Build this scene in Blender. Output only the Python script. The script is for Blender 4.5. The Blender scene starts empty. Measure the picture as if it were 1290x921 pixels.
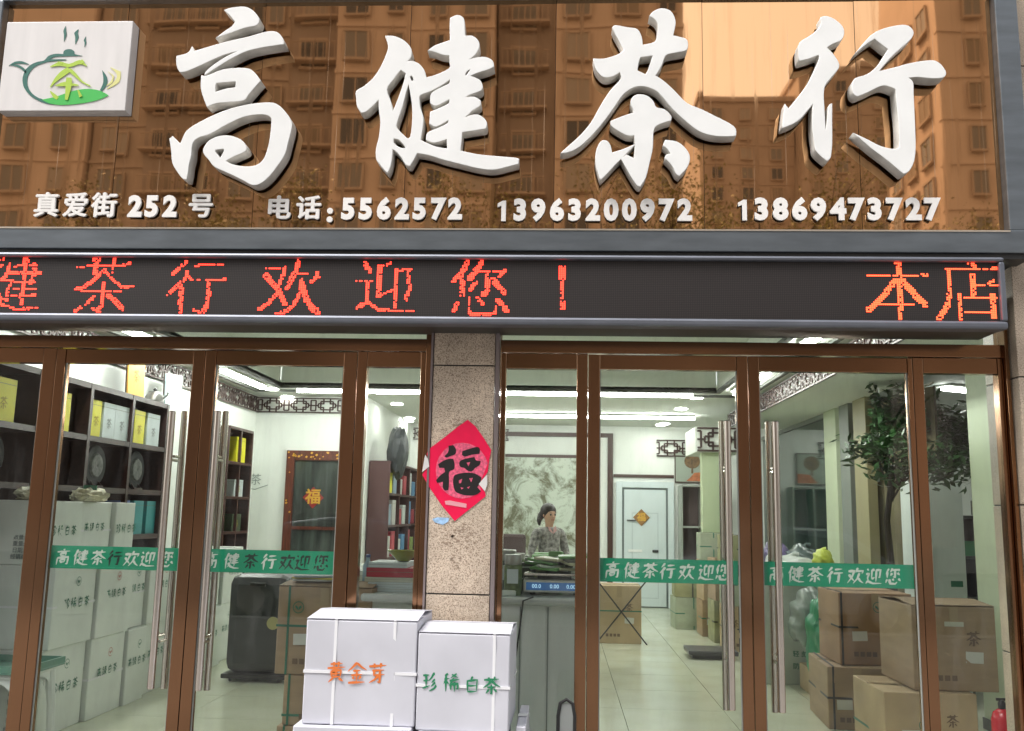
import bpy, bmesh, math, random
from mathutils import Vector, Matrix
random.seed(7)
R = math.radians
S = bpy.context.scene
COL = S.collection
# ------------------------------------------------------------------ camera
F_, CX_, CY_ = 1160.0, 645.0, 460.5          # focal length and centre in photo pixels (photo 1290 x 921)
CAM = Vector((0, -5.3, 1.5))
YAW, PITCH, ROLL = R(3.15), R(9.1), R(1.17)
fw = Vector((-math.sin(YAW)*math.cos(PITCH), math.cos(YAW)*math.cos(PITCH), math.sin(PITCH)))
r0 = Vector((math.cos(YAW), math.sin(YAW), 0)); u0 = r0.cross(fw)
rt = math.cos(ROLL)*r0 + math.sin(ROLL)*u0; up = -math.sin(ROLL)*r0 + math.cos(ROLL)*u0
cam = bpy.data.objects.new('camera', bpy.data.cameras.new('camera')); COL.objects.link(cam)
m3 = Matrix((rt, up, -fw)).transposed().to_4x4(); m3.translation = CAM; cam.matrix_world = m3
cam.data.sensor_width = 36; cam.data.lens = F_/1290*36; cam.data.clip_start = .05; cam.data.clip_end = 2000
S.camera = cam
def ray(u, v): return fw + rt*((u-CX_)/F_) - up*((v-CY_)/F_)
def W(u, v, y=0.0):                            # pixel -> point on the plane y = const
    d = ray(u, v); return CAM + d*((y-CAM.y)/d.y)
def WX(u, v, x):
    d = ray(u, v); return CAM + d*((x-CAM.x)/d.x)
def WZ(u, v, z):
    d = ray(u, v); return CAM + d*((z-CAM.z)/d.z)
# ------------------------------------------------------------------ world, sun, exposure
SUN_EL, SUN_AZ = R(58), R(232)
w = bpy.data.worlds.new('World'); S.world = w; w.use_nodes = True
nt = w.node_tree; nt.nodes.clear()
sky = nt.nodes.new('ShaderNodeTexSky'); sky.sky_type = 'NISHITA'; sky.sun_disc = False
sky.sun_elevation = SUN_EL; sky.sun_rotation = SUN_AZ; sky.air_density = 1.5; sky.dust_density = 4.0
hs = nt.nodes.new('ShaderNodeHueSaturation'); hs.inputs['Saturation'].default_value = .18
bg = nt.nodes.new('ShaderNodeBackground'); bg.inputs['Strength'].default_value = .15
ow = nt.nodes.new('ShaderNodeOutputWorld')
nt.links.new(sky.outputs[0], hs.inputs['Color']); nt.links.new(hs.outputs[0], bg.inputs[0]); nt.links.new(bg.outputs[0], ow.inputs[0])
sl = bpy.data.lights.new('sun', 'SUN'); sl.energy = 1.4; sl.angle = R(25); sl.color = (1, .96, .9)
so = bpy.data.objects.new('sun', sl); COL.objects.link(so)
sd = Vector((math.sin(SUN_AZ)*math.cos(SUN_EL), math.cos(SUN_AZ)*math.cos(SUN_EL), math.sin(SUN_EL)))
so.rotation_euler = (-sd).to_track_quat('-Z', 'Y').to_euler(); so.location = (0, -10, 30)
S.view_settings.view_transform = 'Standard'; S.view_settings.look = 'None'
S.view_settings.exposure = 0.84; S.view_settings.gamma = 1
S.render.engine = 'CYCLES'
S.cycles.max_bounces = 8; S.cycles.transparent_max_bounces = 16; S.cycles.glossy_bounces = 4
S.cycles.diffuse_bounces = 4; S.cycles.sample_clamp_indirect = 4; S.cycles.caustics_reflective = False
# ------------------------------------------------------------------ materials
MATS = {}
def M(name, col=(.5, .5, .5), rough=.5, metal=0.0, emit=0.0, ecol=None, var=0.0, vscale=6.0, stretch=(1, 1, 1), bump=0.0, bscale=40.0, coat=0.0, spec=.5):
    if name in MATS: return MATS[name]
    m = bpy.data.materials.new(name); m.use_nodes = True; t = m.node_tree; b = t.nodes['Principled BSDF']
    b.inputs['Base Color'].default_value = (*col, 1); b.inputs['Roughness'].default_value = rough
    b.inputs['Metallic'].default_value = metal; b.inputs['Specular IOR Level'].default_value = spec
    b.inputs['Coat Weight'].default_value = coat
    if emit:
        b.inputs['Emission Color'].default_value = (*(ecol or col), 1); b.inputs['Emission Strength'].default_value = emit
    if var or bump:
        tc = t.nodes.new('ShaderNodeTexCoord'); mp = t.nodes.new('ShaderNodeMapping'); mp.inputs['Scale'].default_value = stretch
        t.links.new(tc.outputs['Object'], mp.inputs[0])
    if var:
        n = t.nodes.new('ShaderNodeTexNoise'); n.inputs['Scale'].default_value = vscale; n.inputs['Detail'].default_value = 6
        t.links.new(mp.outputs[0], n.inputs['Vector'])
        r = t.nodes.new('ShaderNodeMapRange'); r.inputs['From Min'].default_value = .3; r.inputs['From Max'].default_value = .7
        r.inputs['To Min'].default_value = 1-var; r.inputs['To Max'].default_value = 1+var
        t.links.new(n.outputs['Fac'], r.inputs['Value'])
        x = t.nodes.new('ShaderNodeMix'); x.data_type = 'RGBA'; x.blend_type = 'MULTIPLY'; x.inputs[0].default_value = 1
        x.inputs[6].default_value = (*col, 1); t.links.new(r.outputs[0], x.inputs[7]); t.links.new(x.outputs[2], b.inputs['Base Color'])
    if bump:
        n2 = t.nodes.new('ShaderNodeTexNoise'); n2.inputs['Scale'].default_value = bscale; n2.inputs['Detail'].default_value = 4
        t.links.new(mp.outputs[0], n2.inputs['Vector'])
        bp = t.nodes.new('ShaderNodeBump'); bp.inputs['Strength'].default_value = bump; bp.inputs['Distance'].default_value = .01
        t.links.new(n2.outputs['Fac'], bp.inputs['Height']); t.links.new(bp.outputs[0], b.inputs['Normal'])
    MATS[name] = m; return m
def glass(name, tint, base=.05):
    m = bpy.data.materials.new(name); m.use_nodes = True; t = m.node_tree; t.nodes.clear()
    o = t.nodes.new('ShaderNodeOutputMaterial'); mx = t.nodes.new('ShaderNodeMixShader')
    tr = t.nodes.new('ShaderNodeBsdfTransparent'); tr.inputs[0].default_value = (*tint, 1)
    gl = t.nodes.new('ShaderNodeBsdfGlossy'); gl.inputs['Roughness'].default_value = 0.0
    lw = t.nodes.new('ShaderNodeLayerWeight'); lw.inputs['Blend'].default_value = .5
    pw = t.nodes.new('ShaderNodeMath'); pw.operation = 'POWER'; pw.inputs[1].default_value = 4
    ml = t.nodes.new('ShaderNodeMath'); ml.operation = 'MULTIPLY_ADD'; ml.inputs[1].default_value = 1-base; ml.inputs[2].default_value = base
    t.links.new(lw.outputs['Facing'], pw.inputs[0]); t.links.new(pw.outputs[0], ml.inputs[0])
    t.links.new(ml.outputs[0], mx.inputs[0]); t.links.new(tr.outputs[0], mx.inputs[1]); t.links.new(gl.outputs[0], mx.inputs[2])
    tc = t.nodes.new('ShaderNodeTexCoord'); mp = t.nodes.new('ShaderNodeMapping'); mp.inputs['Scale'].default_value = (3, 1, .8)
    n = t.nodes.new('ShaderNodeTexNoise'); n.inputs['Scale'].default_value = 3; n.inputs['Detail'].default_value = 8; n.inputs['Roughness'].default_value = .7
    rg = t.nodes.new('ShaderNodeMapRange'); rg.inputs['From Min'].default_value = .48; rg.inputs['From Max'].default_value = .72; rg.inputs['To Min'].default_value = .0; rg.inputs['To Max'].default_value = .035
    df = t.nodes.new('ShaderNodeBsdfDiffuse'); df.inputs[0].default_value = (.7, .7, .68, 1); m2 = t.nodes.new('ShaderNodeMixShader')
    t.links.new(tc.outputs['Object'], mp.inputs[0]); t.links.new(mp.outputs[0], n.inputs['Vector']); t.links.new(n.outputs['Fac'], rg.inputs['Value']); t.links.new(rg.outputs[0], m2.inputs[0])
    t.links.new(mx.outputs[0], m2.inputs[1]); t.links.new(df.outputs[0], m2.inputs[2]); t.links.new(m2.outputs[0], o.inputs[0]); MATS[name] = m; return m
bronze = M('bronze_steel', (.30, .160, .088), .15, 1.0, var=.05, vscale=1.2, bump=.012, bscale=2.5)
grey_al = M('grey_aluminium', (.17, .19, .21), .38, .7, var=.15, vscale=4, stretch=(1, 1, 4))
led_al = M('led_housing_metal', (.17, .18, .21), .45, .7, var=.1, vscale=5)
steel = M('brushed_steel', (.62, .56, .50), .2, 1.0, var=.08, vscale=8, stretch=(6, 6, .5))
white_paint = M('sign_letter_white', (.86, .86, .85), .4, var=.04, vscale=5, bump=.02)
letter_side = M('sign_letter_edge', (.68, .66, .62), .45, var=.25, vscale=9)
wall_white = M('wall_paint', (.80, .83, .79), .6, var=.02, vscale=2)
ceil_white = M('ceiling_paint', (.80, .83, .78), .7)
dkwood = M('dark_red_wood', (.055, .022, .018), .35, var=.35, vscale=4, stretch=(1, 1, 8))
shelfwood = M('shelf_wood', (.036, .015, .012), .35, var=.3, vscale=5, stretch=(8, 1, 8))
lattice_m = M('lattice_brown', (.045, .022, .018), .5)
tray_dark = M('ceiling_moulding', (.06, .065, .055), .5)
redwood = M('red_door_wood', (.10, .024, .012), .35, var=.4, vscale=6, stretch=(8, 8, 1))
card_w = M('white_carton', (.60, .60, .66), .65, var=.10, vscale=2.2, bump=.08, bscale=5)
card_w2 = M('white_carton_inside', (.68, .72, .68), .6, var=.06, vscale=2.4, bump=.08, bscale=5)
card_b = M('brown_cardboard', (.35, .245, .15), .7, var=.12, vscale=3, stretch=(1, 1, 5), bump=.1, bscale=6)
card_b3 = M('reddish_cardboard', (.36, .22, .125), .7, var=.15, vscale=3, bump=.1, bscale=6)
card_b2 = M('tan_cardboard', (.46, .34, .20), .7, var=.15, vscale=3, bump=.1, bscale=6)
tape_w = M('clear_tape', (.85, .85, .88), .2)
strap_g = M('green_strap', (.03, .16, .10), .4)
strap_k = M('dark_strap', (.03, .03, .03), .5)
green_ink = M('green_ink', (.02, .22, .10), .6)
dk_ink = M('dark_green_ink', (.03, .15, .09), .6)
orange_ink = M('orange_ink', (.75, .19, .04), .6)
black = M('black_plastic', (.02, .02, .02), .4)
dgrey = M('dark_grey_vinyl', (.045, .048, .05), .35, var=.15, vscale=3)
yellow = M('yellow_tea_box', (.80, .74, .02), .45, var=.05)
white_box = M('white_tea_box', (.62, .70, .72), .45, var=.05)
blue_box = M('blue_tea_box', (.05, .10, .28), .45)
teal_box = M('teal_tin', (.03, .26, .27), .4)
red_m = M('red_card', (.45, .02, .04), .45)
gold_m = M('gold_paint', (.75, .42, .06), .35, .3)
tube_m = M('tube_light', (1, 1, 1), .5, emit=31, ecol=(.99, 1, .95))
down_m = M('downlight', (1, 1, 1), .5, emit=30, ecol=(1, 1, .93))
tape_green = M('green_door_tape', (.0, .27, .14), .5, var=.04, vscale=3)
glass_m = glass('door_glass', (.96, .98, .965), .027)
glass_dark = M('dark_partition_glass', (.02, .045, .04), .05, spec=.8)
leaf_m = M('leaf_green', (.035, .10, .025), .5, var=.5, vscale=3)
bark = M('bark', (.045, .035, .028), .8, var=.3)
granite = None
def noise_mat(name, build):
    m = bpy.data.materials.new(name); m.use_nodes = True; build(m.node_tree, m.node_tree.nodes['Principled BSDF']); MATS[name] = m; return m
def _granite(t, b):
    tc = t.nodes.new('ShaderNodeTexCoord')
    n = t.nodes.new('ShaderNodeTexNoise'); n.inputs['Scale'].default_value = 190; n.inputs['Detail'].default_value = 3; n.inputs['Roughness'].default_value = .7
    n2 = t.nodes.new('ShaderNodeTexNoise'); n2.inputs['Scale'].default_value = 4; n2.inputs['Detail'].default_value = 5
    r = t.nodes.new('ShaderNodeValToRGB'); e = r.color_ramp.elements
    e[0].position = .36; e[0].color = (.13, .09, .07, 1); e[1].position = .66; e[1].color = (.80, .69, .56, 1)
    k = e.new(.44); k.color = (.52, .40, .30, 1); k = e.new(.52); k.color = (.66, .54, .42, 1)
    mp = t.nodes.new('ShaderNodeMapRange'); mp.inputs['From Min'].default_value = .3; mp.inputs['From Max'].default_value = .7
    mp.inputs['To Min'].default_value = .68; mp.inputs['To Max'].default_value = 1.1
    x = t.nodes.new('ShaderNodeMix'); x.data_type = 'RGBA'; x.blend_type = 'MULTIPLY'; x.inputs[0].default_value = 1
    t.links.new(tc.outputs['Object'], n.inputs['Vector']); t.links.new(tc.outputs['Object'], n2.inputs['Vector'])
    t.links.new(n.outputs['Fac'], r.inputs[0]); t.links.new(n2.outputs['Fac'], mp.inputs['Value'])
    t.links.new(r.outputs[0], x.inputs[6]); t.links.new(mp.outputs[0], x.inputs[7]); t.links.new(x.outputs[2], b.inputs['Base Color'])
    b.inputs['Roughness'].default_value = .35
granite = noise_mat('speckled_granite', _granite)
def _mirror(t, b):
    tc = t.nodes.new('ShaderNodeTexCoord'); mp = t.nodes.new('ShaderNodeMapping'); mp.inputs['Scale'].default_value = (9, 1, .5)
    n = t.nodes.new('ShaderNodeTexNoise'); n.inputs['Scale'].default_value = 2.2; n.inputs['Detail'].default_value = 7; n.inputs['Roughness'].default_value = .65
    t.links.new(tc.outputs['Object'], mp.inputs[0]); t.links.new(mp.outputs[0], n.inputs['Vector'])
    r = t.nodes.new('ShaderNodeValToRGB'); e = r.color_ramp.elements
    e[0].position = .50; e[0].color = (1, 1, 1, 1); e[1].position = .80; e[1].color = (.86, .84, .82, 1)
    x = t.nodes.new('ShaderNodeMix'); x.data_type = 'RGBA'; x.blend_type = 'MULTIPLY'; x.inputs[0].default_value = 1
    x.inputs[6].default_value = (.84, .475, .235, 1); t.links.new(n.outputs['Fac'], r.inputs[0]); t.links.new(r.outputs[0], x.inputs[7])
    t.links.new(x.outputs[2], b.inputs['Base Color'])
    b.inputs['Metallic'].default_value = 1
    rr = t.nodes.new('ShaderNodeMapRange'); rr.inputs['From Min'].default_value = .55; rr.inputs['From Max'].default_value = .8
    rr.inputs['To Min'].default_value = .02; rr.inputs['To Max'].default_value = .16
    t.links.new(n.outputs['Fac'], rr.inputs['Value']); t.links.new(rr.outputs[0], b.inputs['Roughness'])
    m4 = t.nodes.new('ShaderNodeMapping'); m4.inputs['Scale'].default_value = (38, 1, .35); n4 = t.nodes.new('ShaderNodeTexNoise'); n4.inputs['Scale'].default_value = 1.6; n4.inputs['Detail'].default_value = 3
    t.links.new(tc.outputs['Object'], m4.inputs[0]); t.links.new(m4.outputs[0], n4.inputs['Vector'])
    r4 = t.nodes.new('ShaderNodeMapRange'); r4.inputs['From Min'].default_value = .66; r4.inputs['From Max'].default_value = .76; r4.inputs['To Max'].default_value = .55; t.links.new(n4.outputs['Fac'], r4.inputs['Value'])
    x4 = t.nodes.new('ShaderNodeMix'); x4.data_type = 'RGBA'; x4.inputs[7].default_value = (.66, .52, .40, 1); t.links.new(r4.outputs[0], x4.inputs[0]); t.links.new(x.outputs[2], x4.inputs[6]); t.links.new(x4.outputs[2], b.inputs['Base Color'])
    mt = t.nodes.new('ShaderNodeMapRange'); mt.inputs['To Min'].default_value = 1; mt.inputs['To Max'].default_value = .35; t.links.new(r4.outputs[0], mt.inputs['Value']); t.links.new(mt.outputs[0], b.inputs['Metallic'])
    n3 = t.nodes.new('ShaderNodeTexNoise'); n3.inputs['Scale'].default_value = 1.3; n3.inputs['Detail'].default_value = 1
    bp = t.nodes.new('ShaderNodeBump'); bp.inputs['Strength'].default_value = .06; bp.inputs['Distance'].default_value = .02
    t.links.new(tc.outputs['Object'], n3.inputs['Vector']); t.links.new(n3.outputs['Fac'], bp.inputs['Height']); t.links.new(bp.outputs[0], b.inputs['Normal'])
mirror_m = noise_mat('bronze_mirror_steel', _mirror)
def _led(t, b):
    tc = t.nodes.new('ShaderNodeTexCoord'); sx = t.nodes.new('ShaderNodeSeparateXYZ'); t.links.new(tc.outputs['Object'], sx.inputs[0])
    outs = []
    for ax in ('X', 'Z'):
        q = t.nodes.new('ShaderNodeMath'); q.operation = 'MULTIPLY'; q.inputs[1].default_value = 100
        f = t.nodes.new('ShaderNodeMath'); f.operation = 'FRACT'
        d = t.nodes.new('ShaderNodeMath'); d.operation = 'LESS_THAN'; d.inputs[1].default_value = .68
        t.links.new(sx.outputs[ax], q.inputs[0]); t.links.new(q.outputs[0], f.inputs[0]); t.links.new(f.outputs[0], d.inputs[0]); outs.append(d)
    mu = t.nodes.new('ShaderNodeMath'); mu.operation = 'MULTIPLY'; t.links.new(outs[0].outputs[0], mu.inputs[0]); t.links.new(outs[1].outputs[0], mu.inputs[1])
    x = t.nodes.new('ShaderNodeMix'); x.data_type = 'RGBA'; x.inputs[6].default_value = (.008, .007, .007, 1); x.inputs[7].default_value = (.034, .025, .024, 1)
    t.links.new(mu.outputs[0], x.inputs[0]); t.links.new(x.outputs[2], b.inputs['Base Color']); b.inputs['Roughness'].default_value = .5
led_face = noise_mat('led_matrix_unlit', _led)
def _tile(t, b):
    b.inputs['Base Color'].default_value = (.56, .60, .48, 1); b.inputs['Roughness'].default_value = .16
    tc = t.nodes.new('ShaderNodeTexCoord'); n = t.nodes.new('ShaderNodeTexNoise'); n.inputs['Scale'].default_value = 2; n.inputs['Detail'].default_value = 8
    t.links.new(tc.outputs['Object'], n.inputs['Vector'])
    r = t.nodes.new('ShaderNodeValToRGB'); e = r.color_ramp.elements; e[0].position = .35; e[0].color = (.60, .62, .47, 1); e[1].position = .65; e[1].color = (.68, .70, .56, 1)
    t.links.new(n.outputs['Fac'], r.inputs[0]); t.links.new(r.outputs[0], b.inputs['Base Color'])
tile_m = noise_mat('glossy_floor_tile', _tile)
def _ink(t, b):
    tc = t.nodes.new('ShaderNodeTexCoord'); n = t.nodes.new('ShaderNodeTexNoise'); n.inputs['Scale'].default_value = 2.6; n.inputs['Detail'].default_value = 10; n.inputs['Roughness'].default_value = .72; n.inputs['Distortion'].default_value = .6
    g = t.nodes.new('ShaderNodeSeparateXYZ'); t.links.new(tc.outputs['Object'], g.inputs[0]); t.links.new(tc.outputs['Object'], n.inputs['Vector'])
    a = t.nodes.new('ShaderNodeMath'); a.operation = 'MULTIPLY_ADD'; a.inputs[1].default_value = -.05; t.links.new(g.outputs['X'], a.inputs[0]); t.links.new(n.outputs['Fac'], a.inputs[2])
    r = t.nodes.new('ShaderNodeValToRGB'); e = r.color_ramp.elements; e[0].position = .43; e[0].color = (.56, .62, .54, 1); e[1].position = .56; e[1].color = (.15, .15, .10, 1)
    t.links.new(a.outputs[0], r.inputs[0]); t.links.new(r.outputs[0], b.inputs['Base Color']); b.inputs['Roughness'].default_value = .25
ink_m = noise_mat('ink_landscape_stone', _ink)
# ------------------------------------------------------------------ geometry helpers
class MB:
    def __init__(s): s.v = []; s.f = []; s.smooth = False
    def box(s, x0, x1, y0, y1, z0, z1):
        b = len(s.v); s.v += [(x0,y0,z0),(x1,y0,z0),(x1,y1,z0),(x0,y1,z0),(x0,y0,z1),(x1,y0,z1),(x1,y1,z1),(x0,y1,z1)]
        s.f += [(b,b+3,b+2,b+1),(b+4,b+5,b+6,b+7),(b,b+1,b+5,b+4),(b+1,b+2,b+6,b+5),(b+2,b+3,b+7,b+6),(b+3,b,b+4,b+7)]; return s
    def bar(s, a, c, w, h=None):
        a, c = Vector(a), Vector(c); d = (c-a).normalized(); h = h or w
        q = Vector((0, 0, 1)) if abs(d.z) < .9 else Vector((0, 1, 0))
        p = d.cross(q).normalized()*w/2; q = d.cross(p).normalized()*h/2; b = len(s.v)
        for e in (a, c): s.v += [tuple(e-p-q), tuple(e+p-q), tuple(e+p+q), tuple(e-p+q)]
        s.f += [(b,b+3,b+2,b+1),(b+4,b+5,b+6,b+7),(b,b+1,b+5,b+4),(b+1,b+2,b+6,b+5),(b+2,b+3,b+7,b+6),(b+3,b,b+4,b+7)]; return s
    def tube(s, pts, r, n=10, closed=False):
        pts = [Vector(p) for p in pts]; rs = r if isinstance(r, (list, tuple)) else [r]*len(pts); b = len(s.v); L = len(pts); prev = None
        for i, p in enumerate(pts):
            d = (pts[(i+1) % L if closed else min(i+1, L-1)] - pts[i-1 if closed else max(i-1, 0)]).normalized()
            if prev is None: q = Vector((0, 0, 1)) if abs(d.z) < .9 else Vector((1, 0, 0)); e = d.cross(q).normalized()
            else: e = (prev - d*prev.dot(d)).normalized()
            prev = e; g = d.cross(e)
            for k in range(n):
                a = 2*math.pi*k/n; s.v.append(tuple(p + (e*math.cos(a)+g*math.sin(a))*rs[i]))
        for i in range(L if closed else L-1):
            for k in range(n):
                i2 = (i+1) % L; s.f.append((b+i*n+k, b+i*n+(k+1) % n, b+i2*n+(k+1) % n, b+i2*n+k))
        if not closed: s.f.append(tuple(b+k for k in range(n))[::-1]); s.f.append(tuple(b+(L-1)*n+k for k in range(n)))
        s.smooth = True; return s
    def lathe(s, prof, n=20, c=(0, 0, 0), axis='Z'):
        b = len(s.v)
        for (r, h) in prof:
            for k in range(n):
                a = 2*math.pi*k/n; x, y = r*math.cos(a), r*math.sin(a)
                p = (x, y, h) if axis == 'Z' else ((h, x, y) if axis == 'X' else (x, -h, y)); s.v.append((p[0]+c[0], p[1]+c[1], p[2]+c[2]))
        for i in range(len(prof)-1):
            for k in range(n): s.f.append((b+i*n+k, b+i*n+(k+1) % n, b+(i+1)*n+(k+1) % n, b+(i+1)*n+k))
        s.f.append(tuple(b+k for k in range(n))[::-1]); s.f.append(tuple(b+(len(prof)-1)*n+k for k in range(n)))
        s.smooth = True; return s
    def quad(s, *p):
        b = len(s.v); s.v += [tuple(q) for q in p]; s.f.append(tuple(range(b, b+len(p)))); return s
    def mesh(s, name, m=None, off=(0, 0, 0)):
        me = bpy.data.meshes.new(name); o = Vector(off)
        me.from_pydata([tuple(Vector(p)-o) for p in s.v], [], s.f)
        if s.smooth:
            for p in me.polygons: p.use_smooth = True
            try: me.set_sharp_from_angle(angle=R(38))
            except Exception: pass
        if m: me.materials.append(m)
        return me
    def build(s, name, m, parent=None, world=False, bevel=0):
        off = parent.location if (world and parent) else (0, 0, 0)
        return link(name, s.mesh(name, m, off), parent, bevel)
def link(name, me, parent=None, bevel=0):
    o = bpy.data.objects.new(name, me); COL.objects.link(o); o.parent = parent
    if bevel:
        b = o.modifiers.new('bevel', 'BEVEL'); b.width = bevel; b.segments = 2; b.limit_method = 'ANGLE'; b.harden_normals = False
    return o
def tag(o, label=None, cat=None, group=None, kind=None):
    for k, v in (('label', label), ('category', cat), ('group', group), ('kind', kind)):
        if v: o[k] = v
    return o
def thing(name, label, cat, loc=(0, 0, 0), rz=0, group=None):
    o = bpy.data.objects.new(name, None); COL.objects.link(o); o.location = loc; o.rotation_euler = (0, 0, rz); o.empty_display_size = .1
    return tag(o, label, cat, group)
def B(x0, x1, y0, y1, z0, z1): return MB().box(x0, x1, y0, y1, z0, z1)
def struct(name, mb, m): return tag(mb.build(name, m), kind='structure')
def ev_mesh(o, name, m):
    dg = bpy.context.evaluated_depsgraph_get(); me = bpy.data.meshes.new_from_object(o.evaluated_get(dg)); me.name = name
    me.materials.clear(); me.materials.append(m); d = o.data; bpy.data.objects.remove(o); bpy.data.curves.remove(d); return me
def smooth_loop(p, sharp=62, n=3):
    L = len(p); out = []
    def isc(i):
        a = Vector(p[i])-Vector(p[i-1]); c = Vector(p[(i+1) % L])-Vector(p[i])
        return a.length < 1e-9 or c.length < 1e-9 or math.degrees(a.angle(c)) > sharp
    for i in range(L):
        p0, p1, p2, p3 = (Vector(p[(i+k-1) % L]) for k in range(4))
        if isc(i): p0 = p1
        if isc((i+1) % L): p3 = p2
        for k in range(n):
            t = k/n; out.append(tuple(.5*((2*p1)+(-p0+p2)*t+(2*p0-5*p1+4*p2-p3)*t*t+(-p0+3*p1-3*p2+p3)*t**3)))
    return out
def poly_mesh(name, loops, depth, m, bevel=0, smooth=True):    # 2D outlines with holes -> solid, in local XY, depth along +Z
    cu = bpy.data.curves.new(name, 'CURVE'); cu.dimensions = '2D'; cu.fill_mode = 'BOTH'; cu.extrude = depth/2; cu.bevel_depth = bevel; cu.bevel_resolution = 1
    for lp in loops:
        if smooth: lp = smooth_loop(lp)
        sp = cu.splines.new('POLY'); sp.points.add(len(lp)-1); sp.use_cyclic_u = True
        for i, p in enumerate(lp): sp.points[i].co = (p[0], p[1], 0, 1)
    o = bpy.data.objects.new(name, cu); COL.objects.link(o); return ev_mesh(o, name, m)
TXT = {}
def text_mesh(s, size, m, depth=.001, bold=0.0, name='lettering', sp=1.0):
    key = (s, size, m.name, depth, bold, name, sp)
    if key in TXT: return TXT[key]
    cjk = ord(s[0]) > 255
    cu = bpy.data.curves.new(name, 'FONT'); cu.body = s; cu.size = size; cu.extrude = depth; cu.offset = 0 if cjk else bold; cu.align_x = 'CENTER'; cu.align_y = 'CENTER'; cu.resolution_u = 2 if cjk else 3
    cu.space_character = sp
    o = bpy.data.objects.new(name, cu); COL.objects.link(o); me = ev_mesh(o, name, m); TXT[key] = me
    if cjk and bold:                                            # thicken the strokes: shifted copies, each a hair behind the last
        bm = bmesh.new(); bm.from_mesh(me)
        for k, (dx, dy) in enumerate(((1, 0), (-1, 0), (0, 1), (0, -1), (.7, .7), (-.7, -.7))):
            b2 = bmesh.new(); b2.from_mesh(me); bmesh.ops.translate(b2, verts=b2.verts, vec=(dx*bold, dy*bold*.7, -.00012*(k+1)))
            mm = bpy.data.meshes.new('tmp'); b2.to_mesh(mm); b2.free(); bm.from_mesh(mm); bpy.data.meshes.remove(mm)
        bm.to_mesh(me); bm.free()
    return me
def text(s, size, m, parent, loc, rot=(90, 0, 0), depth=.001, bold=0.0, name='lettering', sp=1.0, sx=1.0):
    o = link(name, brush_mesh(s, size, m, name) if name in ('print', 'lettering') and all(c in BR for c in s) else text_mesh(s, size, m, depth, bold, name, sp), parent); o.location = loc; o.rotation_euler = tuple(R(a) for a in rot); o.scale = (sx, 1, 1); return o
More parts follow.
